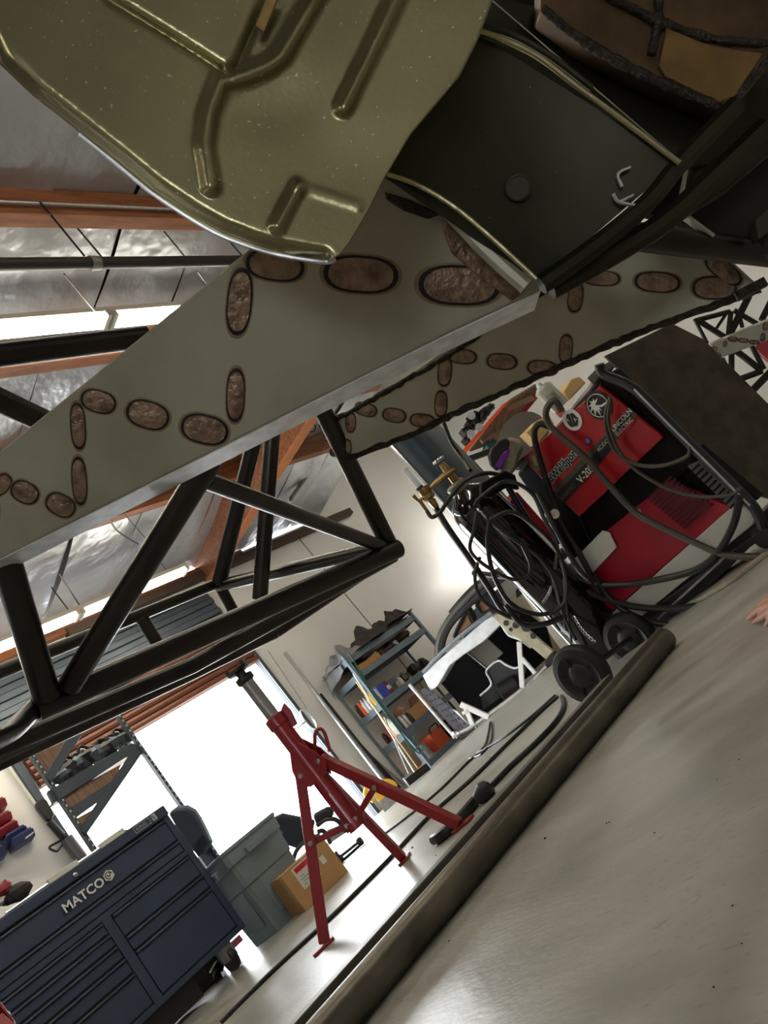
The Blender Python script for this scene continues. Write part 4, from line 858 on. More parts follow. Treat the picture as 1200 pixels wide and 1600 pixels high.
for s in (A.lerp(B, .1), A.lerp(B, .93)): build(MB().box(s-cn*.3-V((.1, .1, 0))-ZZ*s.z, (.2, 0, 0), (0, .2, 0), (0, 0, .06)), 'support_block', BOARD, cs)
# pale panels leaning behind the shell on the right
pl = vplane(P(775, 905, 8.6), P(880, 1020, 8.4))
build(MB().prism([P(x, y, 8.7) for x, y in ((772, 895), (800, 905), (880, 1020), (862, 1035), (790, 950))], FW*.03), 'cream_panel', M('cream_panel_paint', (214, 206, 178), .6), None, 'tall cream panel leaning behind the truck shell beside the gas cylinder', 'panel', bevel=.004)
# ------------------------------------------------------------ orange beam rack on the far wall
DR = 7.2
pr = thing('beam_rack', P(790, 660, DR), 'short rack with bright orange front beam and plywood deck above the welder', 'rack')
rp = lambda x, y, o=0: P(x, y, DR+o)
build(MB().prism([rp(721, 705), rp(785, 632), rp(799, 622), rp(724, 713)], FW*.04), 'front_beam', ORANGE, pr, bevel=.004)
build(MB().prism([rp(735, 706, .08), rp(799, 626, .08), rp(838, 602, .3), rp(840, 618, .3), rp(800, 670, .3), rp(777, 690, .25)], ZZ*.02), 'plywood_deck', PLY, pr)
build(MB().bar(rp(773, 696, .28), rp(842, 612, .32), .06, .04), 'rear_beam', DRED, pr, bevel=.004)
for a, b in (((752, 690), (790, 664)), ((790, 640), (832, 622))): build(MB().bar(rp(*a, .08), rp(*b, .24), .05, .03), 'deck_joist', PLY, pr)
build(MB().bar(rp(728, 719, .02), rp(770, 704, .05), .05, .04), 'lower_rail', BLACK, pr)
build(MB().bar(rp(730, 716, .0), rp(728, 718, .0)-ZZ*rp(728, 718).z*.98, .06, .06), 'rack_upright', STEEL, pr)
build(MB().bar(rp(842, 610, .32), rp(842, 610, .32)*1.0-ZZ*rp(842, 610, .32).z*.99, .06, .06), 'rack_upright', DRED, pr)
hp = thing('car_part', rp(740, 665), 'dark engine castings resting on the orange beam rack', 'car parts')
for x, y, r in ((727, 676, .05), (737, 664, .06), (748, 655, .06), (735, 655, .04), (757, 645, .05), (728, 690, .04), (742, 648, .035), (766, 637, .04)):
    build(MB().cbox(rp(x, y, .05), r*1.7, r*1.4, r*1.6, x*.3).lathe([(r*.5, 0), (r*.5, r*1.6), (r*.3, r*1.7)], rp(x, y, .04), -FW+RT*.4, 10), 'casting', RUB if x % 2 else STEEL, hp, bevel=.006)
for x, y in ((736, 650), (748, 668), (735, 678)): build(MB().lathe([(.03, 0), (.038, .03), (.02, .03)], rp(x, y, -.08), -FW, 14), 'ring', ALU, hp)
build(MB().blob(P(765, 697, 7.3), .08, .05, .05, 9, .3), 'green_glove', PLASTG, None, 'dark green glove lying under the red rear beam', 'glove', ang=20)
# ------------------------------------------------------------ welder on its cart
WA = FL(985, 1010); WB_ = FL(1190, 870)
wp = vplane(WA, WB_); wu = (WB_-WA); wu.z = 0; wu.normalize(); wn = V(wp.n); wn.z = 0; wn.normalize()
wd = thing('welder', WA+wu*.6-wn*.2, 'red and black welding machine with stickers standing on a wheeled cart', 'welder')
L = lambda s, z, o=0.: WA+wu*s+ZZ*(z-WA.z)+wn*o
def wpoly(pts, th, name, mat, o=0., par=None, lab=None, bevel=0): return build(MB().prism([wp(*p)+wn*o for p in pts], -wn*th), name, mat, par or wd, lab, bevel=bevel)
BLK = M('black_welder_panel', (9, 8, 8), .6, 0, .2, 20, spec=.15)
build(MB().box(L(.30, .46, -.02), wu*.76, ZZ*.54, -wn*.1), 'machine_body', BLK, wd, bevel=.012)
top = wpoly([(817, 716), (938, 603), (1028, 676), (1036, 684), (906, 807)], .02, 'side_panel', WRED, .006, bevel=.004)
stp = wpoly([(866, 764), (985, 637), (998, 647), (880, 783)], .004, 'name_strip', M('grey_name_strip', (86, 78, 68), .35, .5), .010, top)
wpoly([(872, 770), (948, 690), (958, 700), (884, 784)], .003, 'black_strip', STICKK, .012, top); wpoly([(938, 692), (955, 676), (962, 679), (958, 692), (943, 707)], .003, 'acdc_plate', STICKK, .014, top)
def wtext(txt, x, y, x2, y2, size, mat, name, par, o=.016, bold=0.):
    a = wp(x, y)+wn*o; b = wp(x2, y2)+wn*o; u = (b-a).normalized(); v = wn.cross(u); m = MB(); text_mb(m, txt, a, u, v, size, .0005, bold=bold); return build(m, name, mat, par)
wtext('V-205', 911, 754, 936, 727, .052, PALE, 'lettering', top, bold=.02)
wtext('INVERTEC', 882, 780, 908, 752, .028, M('faded_lettering', (110, 100, 88), .5), 'lettering', top)
wtext('AC/DC', 939, 704, 955, 687, .026, PALE, 'lettering', top)
wpoly([(962, 668), (984, 644), (988, 650), (968, 674)], .003, 'logo_black', STICKK, .012, top); wpoly([(968, 676), (990, 652), (995, 656), (974, 681)], .003, 'logo_red', WRED, .012, top)
wtext('LINCOLN', 962, 673, 984, 649, .034, WHITE, 'lettering', top, bold=.015); wtext('ELECTRIC', 968, 680, 991, 656, .028, WHITE, 'lettering', top)
# stickers
def disc(x, y, r, mat, name, o=.009, par=top, th=.002): return build(MB().lathe([(r, 0), (r, th)], wp(x, y)+wn*o, wn, 28), name, mat, par)
rpx = lambda px_: px_*3.72/F
d1_ = disc(937, 632, rpx(22), STICKK, 'palm_sticker'); e = MB(); cc = wp(937, 632)+wn*.012
su, sv = wu, ZZ
ring = [cc+(su*math.cos(t)+sv*math.sin(t))*rpx(17.5) for t in [math.pi*(.05+i/22*1.75)-.6 for i in range(23)]]
for a, b in zip(ring[:-1], ring[1:]): e.bar(a, b, .010, .002, wn)
cr0 = cc+su*rpx(-3)+sv*rpx(4)
for ang_, l in ((100, 13), (140, 14), (175, 15), (210, 15), (245, 15), (65, 12), (30, 13), (275, 11)):
    dv = su*math.cos(math.radians(ang_))+sv*math.sin(math.radians(ang_)); pv = wn.cross(dv); ll = rpx(l)
    e.prism([cr0, cr0+dv*ll*.4+pv*ll*.18, cr0+dv*ll-sv*ll*.22, cr0+dv*ll*.45-pv*ll*.14], wn*.001)
e.prism([cr0-sv*.002, cr0+su*.02-sv*.02, cr0+su*.06-sv*.03, cr0+su*.062-sv*.038, cr0+su*.018-sv*.03, cr0-su*.008-sv*.004], wn*.001)
build(e, 'palm_print', WHITE, wd)
d2_ = disc(896, 655, rpx(17), WHITE, 'round_sticker'); e = MB(); c_ = wp(896, 655)+wn*.012
e.prism([c_+(su*math.cos(t)+sv*math.sin(t))*rpx(12) for t in [i*math.pi/3+math.pi/2 for i in range(6)]], wn*.001); build(e, 'hexagon_print', STICKK, wd)
e = MB(); text_mb(e, 'M', c_+wn*.0012-su*.034+sv*.004, su, sv, .03, .0006); text_mb(e, 'A', c_+wn*.0012+su*.006-sv*.02, su, sv, .03, .0006); e.bar(c_+wn*.0015-su*.018-sv*.03, c_+wn*.0015+su*.018+sv*.03, .002, .0006, wn); build(e, 'sticker_lettering', WHITE, wd)
gs = wpoly([(828, 712), (836, 706), (846, 709), (853, 720), (850, 731), (840, 735), (833, 727)], .002, 'green_sticker', GREEN, .009, top); wpoly([(832, 712), (840, 709), (848, 717), (846, 727), (838, 726)], .002, 'sticker_print', GOLD, .011, top)
wtext('#Weldporn', 863, 755, 918, 693, .058, TEALP, 'sticker_outline', top, .0105, bold=.085); wtext('#Weldporn', 864, 753.5, 919, 691.5, .058, WHITE, 'sticker_outline', top, .011, bold=.06)
wtext('#Weldporn', 864, 754, 919, 692, .058, STICKK, 'sticker_lettering', top, .012, bold=.03); disc(921, 687, rpx(4), SKYB, 'blue_dot', .013)
# lower compartment and cart
wpoly([(935, 825), (1040, 728), (1085, 705), (1180, 785), (1150, 800), (960, 950)], .05, 'back_panel', BLK, -.03)
low = wpoly([(914, 912), (947, 830), (1045, 752), (1142, 792), (958, 954)], .02, 'lower_panel', M('dark_red_panel', (150, 22, 40), .35, 0, .1, 5, coat=.2), .004)
ven = MB()
for i in range(11):
    t = i/10; a = (1014+t*56, 777+t*46); b = (1052+t*62, 742+t*44)
    ven.bar(wp(*a)+wn*.010, wp(*b)+wn*.010, .012, .010, wn)
build(ven, 'vent_louvres', M('dark_plum_louvre', (70, 16, 28), .35, .2), low, kind='stuff')
v2 = wpoly([(1075, 728), (1092, 720), (1158, 782), (1143, 794)], .02, 'silver_vent', M('dull_vent_metal', (112, 112, 112), .45, .6), .006); ven = MB()
for i in range(10):
    t = i/9; ven.bar(wp(1082+t*62, 735+t*56)+wn*.014, wp(1094+t*60, 724+t*56)+wn*.014, .012, .008, wn)
build(ven, 'vent_slats', BLK, v2, kind='stuff')
build(MB().tube(cr([wp(997, 796)+wn*.01, wp(1005, 794)+wn*.03, wp(1003, 800)+wn*.03, wp(996, 800)+wn*.01], 4), .006, 8), 'latch_ring', ALU, wd)
tag = wpoly([(889, 882), (944, 827), (955, 830), (966, 853), (912, 910)], .004, 'white_tag', PALE, .016)
wpoly([(956, 958), (1150, 786), (1186, 800), (1178, 818), (978, 983)], .03, 'base_tray', M('pale_grey_tray', (186, 184, 176), .5), .012, bevel=.004)
wpoly([(808, 742), (817, 716), (906, 807), (960, 955), (978, 985), (962, 990), (900, 880)], .35, 'rear_frame', BLK, -.005, bevel=.006)
wpoly([(978, 985), (1186, 806), (1196, 830), (1040, 990), (990, 1018)], .3, 'cart_base', BLACK, -.01, bevel=.006)
rail = MB(); rail.tube(cr([wp(942, 566)+wn*.03, wp(950, 582)+wn*.03, wp(1000, 606)+wn*.03, wp(1082, 688)+wn*.03, wp(1165, 768)+wn*.03, wp(1188, 796)+wn*.03, wp(1195, 820)+wn*.02], 4), .022, 10); build(rail, 'cart_upright', BLACK, wd)
build(MB().tube([wp(1000, 602)+wn*.05, wp(1180, 782)+wn*.05], .005, 6), 'bright_edge', ALU, wd)
build(MB().tube([wp(826, 722)-wn*.05, wp(930, 592)-wn*.05], .022, 10), 'top_handle', GREYT, wd)
for x, y in ((815, 728), (928, 592)): build(MB().prism([wp(x-10, y-2)+wn*.01, wp(x+4, y-16)+wn*.01, wp(x+14, y-8)+wn*.01, wp(x+2, y+10)+wn*.01], -wn*.12), 'handle_block', M('dark_grey_plastic', (58, 55, 50), .5), wd, bevel=.006)
build(MB().box(WA+wn*.02+ZZ*.06, wu*1.15, -wn*.4, ZZ*.03), 'cart_deck', BLACK, wd, bevel=.004)
for s, nm in ((V((-2.13, 3.0, .148)), 'near'), (V((-1.93, 3.62, .148)), 'far')):
    ax = (wn).normalized()
    ax = (V((-.12, -.99, 0))).normalized()
    c0_ = P(910, 1053, 3.40) if nm == 'near' else P(985, 998, 3.78)
    wh = build(MB().lathe([(.05, -.03), (.105, -.036), (.132, -.028), (.142, -.008), (.142, .008), (.132, .026), (.105, .032), (.09, .022), (.06, .020), (.05, .028), (.02, .030)], c0_, ax, 32), 'cart_wheel', RUB, wd)
    sp__ = MB()
    for k in range(5):
        t = k*2*math.pi/5; d_ = ZZ*math.cos(t)+ax.cross(ZZ)*math.sin(t); sp__.bar(c0_+ax*.018+d_*.03, c0_+ax*.02+d_*.105, .018, .012, ax)
    build(sp__, 'wheel_spokes', BLACK, wh)
build(MB().tube([P(910, 1053, 3.46), P(985, 998, 3.72)], .014, 8), 'axle', BLACK, wd)
build(MB().tube([wp(1135, 862)+wn*.03-ZZ*.01, wp(1030, 960)+wn*.03-ZZ*.01], .006, 6), 'bright_edge', ALU, wd)
rb = WA+wu*1.05; build(MB().lathe([(.02, -.02), (.055, -.018), (.06, 0), (.055, .018), (.02, .02)], V((rb.x, rb.y, .06)), wn, 16), 'front_caster', RUB, wd)
cat_ = P(990, 1010, 3.75); cat_.z = 0
# second small red machine glimpsed behind the cylinder
sm_ = thing('small_red_case', P(815, 800, 4.3), 'dark red case with blue purple scribbled writing seen behind the cables', 'case')
q_ = lambda x, y, o=0: P(x, y, 4.25+o)
build(MB().prism([q_(791, 787), q_(808, 768), q_(880, 850), q_(842, 838)], FW*.2), 'case_body', M('crimson_case', (150, 14, 34), .4), sm_, bevel=.004)
sc = MB()
for a in ([(797, 786), (799, 781), (802, 784), (805, 778), (808, 776)], [(803, 790), (806, 785), (809, 788), (812, 781), (816, 783)], [(806, 796), (810, 790), (813, 793), (817, 786)]): sc.tube(cr([q_(x, y, -.006) for x, y in a], 3), .004, 5)
build(sc, 'scribbled_writing', PURP, sm_)
# things on top of the welder
hm = thing('welding_helmet', wp(798, 690), 'silver and black welding helmet with purple visor hanging at the welder end', 'helmet')
h_ = lambda x, y, o=0: P(x, y, 3.85+o)
hc = h_(793, 692, .06)
build(MB().prism([h_(*p, .01) for p in ((781, 690), (797, 682), (812, 686), (822, 696), (814, 712), (808, 732), (797, 746), (782, 738))], FW*.14), 'helmet_shell', M('scuffed_silver_shell', (150, 142, 122), .4, .4, .4, 14), hm, bevel=.02)
build(MB().prism([h_(*p) for p in ((764, 713), (768, 700), (780, 688), (793, 684), (798, 692), (788, 716), (778, 736), (768, 727))], FW*.06), 'helmet_front', BLACK, hm, bevel=.008)
build(MB().prism([h_(773, 728, -.004), h_(788, 706, -.004), h_(797, 700, -.004), h_(795, 712, -.004), h_(780, 734, -.004)], FW*.005), 'visor', GLASSY, hm, bevel=.002)
hg = thing('paint_can', wp(860, 620), 'pale crumpled paint can lying on the welder top rail', 'can')
a_, b_ = P(845, 604, 3.85), P(876, 636, 3.85)
build(MB().tube([a_, a_.lerp(b_, .08), a_.lerp(b_, .12), b_], [.030, .046, .050, .050], 16), 'can_body', M('grey_can_label', (176, 174, 160), .4, .3, .1, 40), hg); build(MB().tube([a_-(b_-a_)*.12, a_], [.018, .026], 12), 'can_cap', ALU, hg)
pr_ = MB()
for i in range(5): pr_.tube([P(852+i*3, 618-i*1.5, 3.795), P(863+i*3, 629-i*1.5, 3.795)], .0015, 4)
build(pr_, 'can_print', DGREY, hg)
build(MB().prism([P(*p, 4.0) for p in ((822, 676), (842, 656), (858, 648), (866, 662), (840, 694))], FW*.2), 'tan_carton', TAN, None, 'tan carton behind the welder handle', 'carton', bevel=.004)
build(MB().prism([P(*p, 4.0) for p in ((880, 612), (892, 592), (905, 588), (916, 598), (890, 625))], FW*.2), 'tan_block', TAN, None, 'small tan block on the welder beside the paint can', 'block', bevel=.006)
build(MB().lathe([(.0, 0), (.16, .005), (.17, .02), (.0, .03)], P(820, 690, 4.35), (V((.2, -.9, .35))), 24), 'saw_disc', M('dark_brown_disc', (58, 48, 40), .6), None, 'dark brown round disc leaning behind the helmet', 'disc')
wl_ = thing('unseen_work_light', (-5.9, 9.62, 0), 'unseen work light added to wash the white wall behind the gas cylinder', 'light')  # lamp out of view, added for the bright patch on the wall
build(MB().tube([(-5.9, 9.62, 0.02), (-5.9, 9.62, 1.75)], .015, 8).lathe([(.16, 0), (.16, .02)], (-5.9, 9.62, 0), n=16), 'light_stand', BLACK, wl_)
build(MB().cbox((-5.9, 9.62, 1.8), .08, .22, .16), 'lamp_head', BLACK, wl_); build(MB().cbox((-5.945, 9.62, 1.8), .01, .2, .14), 'lamp_lens', TUBEM, wl_)
la = bpy.data.lights.new('lamp_light', 'AREA'); la.size = .3; la.energy = 17; la.color = (1, .98, .95); lo = bpy.data.objects.new('lamp_light', la); COL.objects.link(lo); lo.parent = wl_; lo.location = (-.1, 0, 1.8); lo.rotation_euler = (0, math.radians(90), 0)
# ------------------------------------------------------------ gas cylinder with brass regulator
ta = P(961, 1015, 4.0); ta.z = .09; tt = P(717, 764, 4.0); ax = (tt-ta); Lc = ax.length; ax.normalize()
gc = thing('gas_cylinder', ta, 'tall gloss black gas cylinder chained to the welder cart', 'gas cylinder')
build(MB().lathe([(.10, 0), (.135, .015), (.14, .04), (.14, Lc-.16), (.132, Lc-.11), (.105, Lc-.055), (.06, Lc-.02), (.045, Lc)], ta, ax, 32), 'cylinder_body', TANK, gc)
build(MB().lathe([(.05, -.02), (.056, 0), (.056, .05), (.045, .06)], ta+ax*(Lc-.02), ax, 18), 'neck_ring', M('scuffed_grey', (130, 124, 112), .5, .4, .2, 30), gc)
tp = ta+ax*(Lc+.035)
rg_ = thing('gas_regulator', tp, 'brass gas regulator with clear flow gauge screwed to the black cylinder', 'regulator')
R_ = lambda x, y, o=0: P(x, y, 3.92+o)
build(MB().tube([R_(712, 752, .06), R_(697, 733, .04), R_(690, 724, .04)], [.024, .021, .017], 12), 'valve_body', BRASS, rg_)
build(MB().tube([R_(711, 733), R_(693, 745), R_(685, 752), R_(670, 765)], [.012, .019, .017, .011], 10), 'outlet_pipe', BRASS, rg_)
vz = (R_(686, 719)-R_(697, 733)).normalized()
vw = MB(); vc = R_(685, 719, .03)
for k in range(8):
    t = k*math.pi/4; u_ = vz.orthogonal().normalized(); w__ = vz.cross(u_); vw.blob(vc+(u_*math.cos(t)+w__*math.sin(t))*.024, .012, .012, .010, 8)
vw.lathe([(.024, -.005), (.024, .006)], vc, vz, 12); build(vw, 'valve_handwheel', CHROME, rg_)
build(MB().lathe([(.018, -.055), (.018, -.032), (.026, -.03), (.036, -.022), (.036, -.004), (.031, 0), (.034, .006), (.034, .038), (.020, .044)], R_(667, 772), (R_(660, 762)-R_(676, 786)).normalized(), 20), 'regulator_body', BRASS, rg_)
build(MB().tube([R_(656, 763), R_(632, 733)], .017, 12), 'flow_gauge', CLEAR, rg_); build(MB().tube([R_(660, 768), R_(654, 761)], .022, 12), 'gauge_collar', BLACK, rg_)
build(MB().tube([R_(666, 775, -.02), R_(654, 783, -.02), R_(645, 775, -.02)], [.008, .010, .013], 10), 'side_knob', BRASS, rg_)
build(MB().tube([R_(654, 780, -.02), R_(668, 800, -.02)], .010, 10), 'hose_barb', BRASS, rg_); build(MB().tube([R_(674, 782), R_(682, 793)], [.022, .016], 10), 'hex_nut', BRASS, rg_)
hs = lambda pts, r, name, label, cat='hose', mat=CABLE, n=8, grp=None: build(MB().tube(cr([P(*p) for p in pts], 6), r, n), name, mat, None, label, cat, grp)
hs([(667, 799, 3.9), (675, 808, 3.88), (688, 800, 3.86), (700, 782, 3.85), (722, 755, 3.82), (745, 742, 3.8), (772, 740, 3.8), (800, 752, 3.8)], .011, 'gas_hose', 'black gas hose looping from the brass regulator over the cylinder shoulder')
hs([(680, 792, 3.95), (700, 825, 3.9), (735, 875, 3.88), (765, 920, 3.86), (785, 952, 3.85), (810, 966, 3.8)], .017, 'gas_hose', 'thick black hose running down along the left of the cylinder')
hs([(693, 660, 4.2), (705, 690, 4.2), (722, 715, 4.2), (735, 735, 4.1)], .012, 'hanging_lead', 'black cord hanging from above behind the orange beam', 'cord')
# cart cylinder bracket and chain
build(MB().prism([P(*p) for p in ((752, 755, 3.72), (790, 735, 3.72), (805, 742, 3.72), (812, 765, 3.72), (795, 760, 3.72), (765, 778, 3.72), (752, 775, 3.72))], FW*.1), 'cylinder_yoke', BLK, wd, bevel=.006)
cnk = MB()
cpt_ = cr([P(861, 917, 3.78), P(857, 928, 3.78), P(848, 942, 3.78)], 8)+cr([P(897, 965, 3.74), P(910, 985, 3.74), P(928, 1002, 3.74)], 8)
for i, p in enumerate(cpt_): cnk.tube([p+(wu*math.cos(t)*.011+(ZZ if i % 2 else wn)*math.sin(t)*.007) for t in [j*1.047 for j in range(6)]], .0025, 5, closed=True)
build(cnk, 'safety_chain', CHROME, gc, kind='stuff')
bars = MB()
for a, b in (((862, 900, 3.76), (885, 985, 3.76)), ((880, 905, 3.74), (893, 1003, 3.74)), ((858, 960, 3.76), (875, 985, 3.76))): bars.tube([P(*a), P(*b)], .006, 6)
build(bars, 'hook_rods', BLACK, wd)
# dark teal sheet behind the cylinder
def teal(u, v):
    x = 618+(112)*u*(1-.1*v)+70*v+4*u; y = 700-30*u+(120)*v
    return (lambda q: V((q.x, q.y, q.z*(1-v))))(P(600+78*u, 682-28*u, 4.75-.16*math.sin(math.pi*u)+.15*u))
tl = build(MB().grid(teal, 16, 12, FW*.02), 'bonnet_panel', TEAL, None, 'dark teal curved sheet panel standing upright behind the gas cylinder', 'panel')
te = build(MB().tube([teal(0, i/8) for i in range(9)], .012, 8), 'bright_edge', CHROME, tl)
# dark board behind the welder
bdp = [P(945, 556, 4.25), P(1050, 505, 4.35), P(1100, 530, 4.35), P(1235, 665, 4.3), P(1240, 790, 4.2), P(1170, 770, 4.15)]
build(MB().prism(bdp, FW*.03), 'dark_board', BOARD, None, 'large dark brown board leaning behind the welder cart', 'board', bevel=.004)
# floor box / pale beam behind the cart on the right
build(MB().prism([FL(1050, 958), FL(1100, 924), FL(1185, 868), FL(1204, 866), FL(1150, 908), FL(1100, 938)], ZZ*.018), 'pale_beam', M('pale_worn_beam', (140, 132, 114), .6, .1, .2, 20), None, 'pale worn metal beam lying on the floor under the cart', 'beam', bevel=.004)
# welding leads draped over the machine
W3 = lambda x, y, o=.05: wp(x, y)+wn*o
def lead(pts, r, label, cat='cable', mat=CABLE): return build(MB().tube(cr([W3(*p) for p in pts], 6), r, 8), 'welding_lead', mat, None, label, cat)
GT = M('grey_brown_cable', (66, 60, 52), .5)
lead([(882, 640, .02), (872, 622, .03), (863, 635), (866, 655), (885, 675), (920, 705), (960, 750), (1000, 792), (1040, 815), (1090, 838), (1140, 858), (1200, 862)], .016, 'thick brown grey lead crossing the red panel diagonally from the handle', mat=GT)
lead([(862, 664, .02), (850, 658, .04), (844, 672), (852, 710), (870, 765), (890, 815), (915, 860), (932, 892), (945, 920)], .016, 'thick lead hooked over the handle end running down the machine')
lead([(965, 612, .06), (956, 640), (958, 670), (972, 700), (1005, 719), (1045, 720), (1082, 706), (1087, 690)], .009, 'thin cable loop hanging below the palm sticker', mat=GT)
lead([(966, 614, .06), (960, 650), (972, 690), (1000, 725), (1050, 755), (1100, 768), (1150, 765), (1165, 755)], .008, 'thin cable sweeping across the black panel to the cart rail', mat=GT)
lead([(800, 750, .05), (830, 800), (870, 860), (920, 900), (980, 906), (1050, 895), (1100, 880), (1130, 855), (1155, 810), (1165, 765)], .016, 'thick black lead looping low around the cart side')
lead([(760, 880, .12), (830, 890, .1), (890, 900, .08), (960, 930), (1020, 942), (1100, 938), (1160, 910), (1210, 885)], .017, 'thick black lead sagging under the base tray')
lead([(940, 890, .06), (960, 925), (1000, 955), (1060, 968), (1130, 955), (1210, 908)], .016, 'lowest black lead sagging nearly to the floor at the cart')
def coil(pts, r, label, grp=None): return build(MB().tube(cr([P(*p) for p in pts], 6), r, 8), 'cable_coil', CABLE, None, label, 'cable', grp)
coil([(765, 812, 3.66), (800, 800, 3.64), (840, 826, 3.64), (870, 860, 3.64), (884, 905, 3.64), (878, 945, 3.64), (845, 960, 3.64), (800, 945, 3.64), (772, 900, 3.64), (762, 850, 3.66), (765, 812, 3.66)], .011, 'large black cable loop hanging in front of the cylinder')
coil([(742, 790, 3.68), (750, 778, 3.66), (790, 752, 3.64), (830, 770, 3.64), (850, 810, 3.64), (870, 850, 3.64), (868, 890, 3.64)], .010, 'black cable arching over the cylinder yoke')
coil([(745, 800, 3.68), (740, 830, 3.66), (735, 860, 3.66), (760, 885, 3.64), (800, 905, 3.64), (825, 900, 3.64), (828, 880, 3.64), (815, 850, 3.64)], .009, 'thin black cable loop over the middle of the cylinder')
coil([(765, 815, 3.66), (800, 842, 3.64), (840, 870, 3.64), (865, 905, 3.64), (880, 960, 3.64), (900, 1000, 3.64)], .007, 'thin cable trailing down the cylinder to the wheel')
coil([(790, 945, 3.7), (815, 975, 3.68), (850, 975, 3.66), (885, 962, 3.66)], .014, 'thick cable bend below the coil beside the cylinder')
coil([(750, 870, 3.7), (742, 900, 3.7), (752, 935, 3.7), (790, 962, 3.7), (812, 967, 3.7)], .009, 'outer cable loop at the left of the cylinder')
coil([(840, 770, 3.62), (855, 800, 3.6), (880, 850, 3.6), (905, 890, 3.6), (920, 905, 3.6)], .013, 'dark cable dropping past the machine end')
gt = thing('torch_holder', P(868, 800, 3.68), 'black welding torch connectors plugged into the end of the machine', 'torch')
for x, y in ((862, 805), (872, 838), (880, 862), (850, 790)): build(MB().lathe([(.018, 0), (.024, .01), (.024, .06), (.012, .07)], P(x, y, 3.74), -FW-RT*.4, 12), 'connector', BLACK, gt)
build(MB().lathe([(.02, 0), (.024, .01), (.01, .012)], P(866, 803, 3.64), -FW, 12), 'connector_ring', CHROME, gt)
# ------------------------------------------------------------ cables, tubes and litter on the floor
def floor_run(name, pts, r, label, cat='cable', mat=CABLE, lift=0.):
    q = [FL(x, y, r+lift) for x, y in pts]; return build(MB().tube(cr(q, 6), r, 8), name, mat, None, label, cat)
floor_run('air_hose', [(345, 1597), (392, 1550), (447, 1497), (520, 1430), (607, 1343), (673, 1273), (737, 1217), (800, 1155), (852, 1105), (872, 1088)], .010, 'long black hose running past the jack stand to the cart wheel')
floor_run('air_hose', [(600, 1303), (640, 1273), (690, 1232), (740, 1183), (790, 1150), (832, 1118), (868, 1086)], .008, 'second black hose lying nearer the shelving', )
floor_run('extension_lead', [(878, 1088), (880, 1105), (868, 1128), (838, 1160), (800, 1195), (768, 1228)], .012, 'thick black lead curving from the wheel to the plug')
floor_run('extension_lead', [(742, 1252), (715, 1283), (690, 1305), (678, 1312)], .022, 'black sleeve between plug and jack stand foot')
floor_run('looped_cord', [(733, 1185), (752, 1178), (766, 1160), (769, 1140), (766, 1128), (763, 1145), (757, 1166), (742, 1178)], .007, 'thin dark cord folded in a loop on the floor beside the truck shell', 'cord')
pg = thing('cable_plug', FL(754, 1245), 'black rubber cable plug on the floor beside the jack stand foot', 'plug')
pa_, pb_ = FL(744, 1250, .03), FL(768, 1228, .03)
build(MB().tube([pa_, pa_.lerp(pb_, .2), pa_.lerp(pb_, .5), pa_.lerp(pb_, .85), pb_], [.022, .032, .044, .038, .02], 14), 'plug_body', RUB, pg)
# big tube on the floor
t0, t1 = FL(1052, 1012), FL(640, 1510); ud = (t1-t0); ud.z = 0; ud.normalize(); t1 = t0+ud*3.2
rr = .044
bt = build(MB().tube([t0+ZZ*rr, t1+ZZ*rr], rr, 28, hollow=.88), 'floor_tube', M('dark_scuffed_tube', (98, 92, 82), .38, .75, .3, 7, bump=.05, bscale=60), None, 'thick dark steel tube lying on the floor across the foreground', 'tube')
sd_ = ud.cross(ZZ); sd_ = sd_ if sd_.dot(fh) > 0 else -sd_
m = MB(); p0 = t0+sd_*.075+ud*.08; m.box(p0+ud*.2, ud*2.8, sd_*.05, ZZ*.094); build(m, 'flat_bar', M('grey_flat_bar', (92, 88, 80), .45, .6, .15, 12), None, 'grey flat bar lying directly behind the thick steel tube', 'bar', bevel=.003)
w0 = FL(834, 1208); build(MB().prism([FL(822, 1202, .0), FL(850, 1186, .0), FL(858, 1192, .0), FL(826, 1216, .0)], ZZ*.02), 'black_wedge', BLACK, None, 'small flat black wedge on the floor behind the flat bar', 'wedge', bevel=.002)
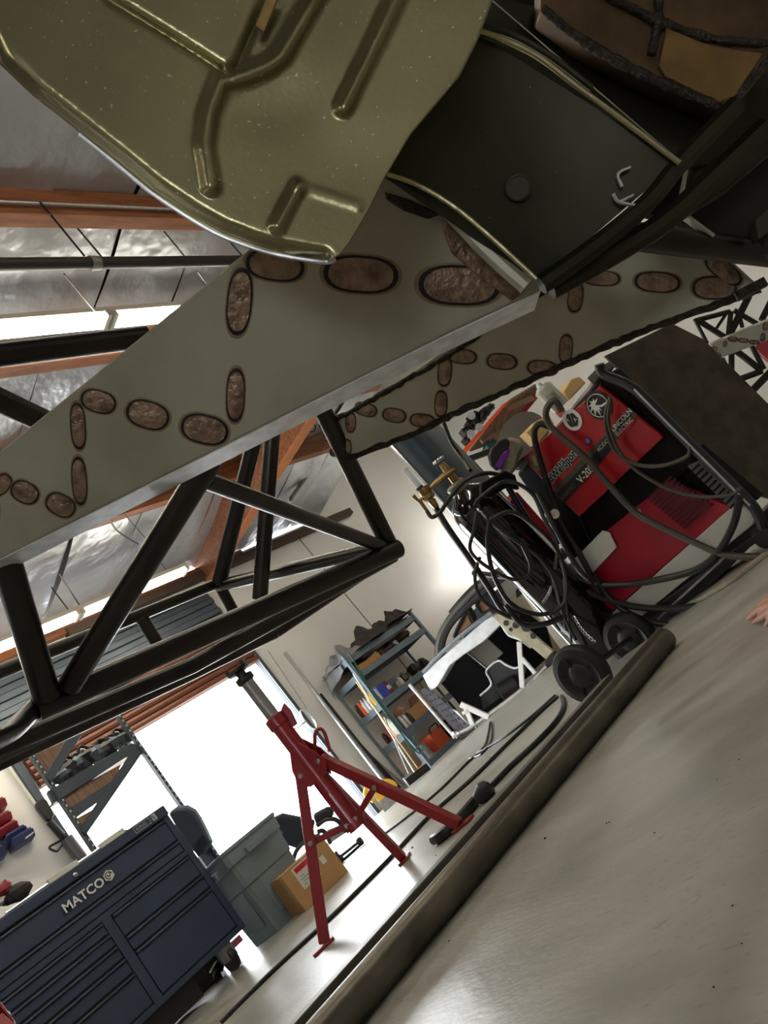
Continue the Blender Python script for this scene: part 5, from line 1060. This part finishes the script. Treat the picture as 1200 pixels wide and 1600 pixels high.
# hand resting on the floor at the right edge
hb_ = FL(1168, 968); hd_ = thing('person', FL(1215, 955), 'bare hand with fingertips resting on the floor at the right edge', 'person')
def HP(x, y, z): return FL(x, y, z)
hv = MB()
palm = [(1216, 938, .075), (1240, 925, .085), (1290, 890, .1)]
me_v = []; 
def chain(pts, rad): hv.tube(cr([HP(*p) for p in pts], 5), [rad[min(len(rad)-1, int(i/5))]*(1-(i % 5)/5)+rad[min(len(rad)-1, int(i/5)+1)]*((i % 5)/5) for i in range((len(pts)-1)*5+1)], 10)
chain([(1168, 968, .010), (1178, 960, .022), (1192, 950, .040), (1210, 942, .055), (1240, 925, .06)], [.005, .0105, .0115, .012, .016])
chain([(1177, 973, .009), (1188, 966, .02), (1200, 958, .036), (1216, 948, .05), (1240, 930, .055)], [.005, .0105, .0115, .012, .016])
chain([(1196, 978, .009), (1203, 970, .02), (1212, 962, .034), (1224, 952, .048), (1244, 934, .055)], [.005, .010, .011, .012, .016])
chain([(1183, 950, .011), (1192, 944, .03), (1204, 936, .052), (1222, 930, .06), (1242, 922, .06)], [.005, .0105, .0115, .012, .016])
chain([(1210, 985, .010), (1216, 978, .02), (1226, 966, .036), (1240, 950, .05), (1256, 935, .055)], [.005, .011, .012, .014, .018])
hv.tube(cr([HP(1222, 945, .055), HP(1245, 930, .062), HP(1275, 908, .07), HP(1330, 870, .09), HP(1480, 770, .20), HP(1600, 690, .34)], 4), [.036]*4+[.042]*4+[.034]*4+[.034]*4+[.044]*5, 14); ho = build(hv, 'hand', SKIN, hd_, ang=180); rmm = ho.modifiers.new('remesh', 'REMESH'); rmm.mode = 'VOXEL'; rmm.voxel_size = .0035; rmm.use_smooth_shade = True
# grit on the floor
rs = random.Random(4)
for i in range(26):
    x, y = rs.uniform(560, 1180), rs.uniform(1180, 1560)
    if i < 10: x, y = rs.uniform(700, 790), rs.uniform(1240, 1330)
    c = FL(x, y); d = (c-CP).length
    if d > 6: continue
    if (c-t0).dot(sd_) > -.1 and (c-t0).dot(sd_) < .2: continue
    s = d*rs.uniform(.0006, .0014)*(1+.6*(i < 10)); build(MB().blob(c+ZZ*s*.5, s*1.4, s, s*.7, 6, .3), 'grit', BLACK if i >= 10 else PALE, None, ('pale grit speck on the floor by the jack stand foot' if i < 10 else 'dark grit speck on the bare concrete'), 'grit', 'pale grit' if i < 10 else 'dark grit', ang=20)

build(MB().cbox(P(1200, 548, 6.2), .12, .1, .18, .4), 'red_box', REDP, None, 'small red box half cropped at the right edge behind the far chassis', 'box', bevel=.004)
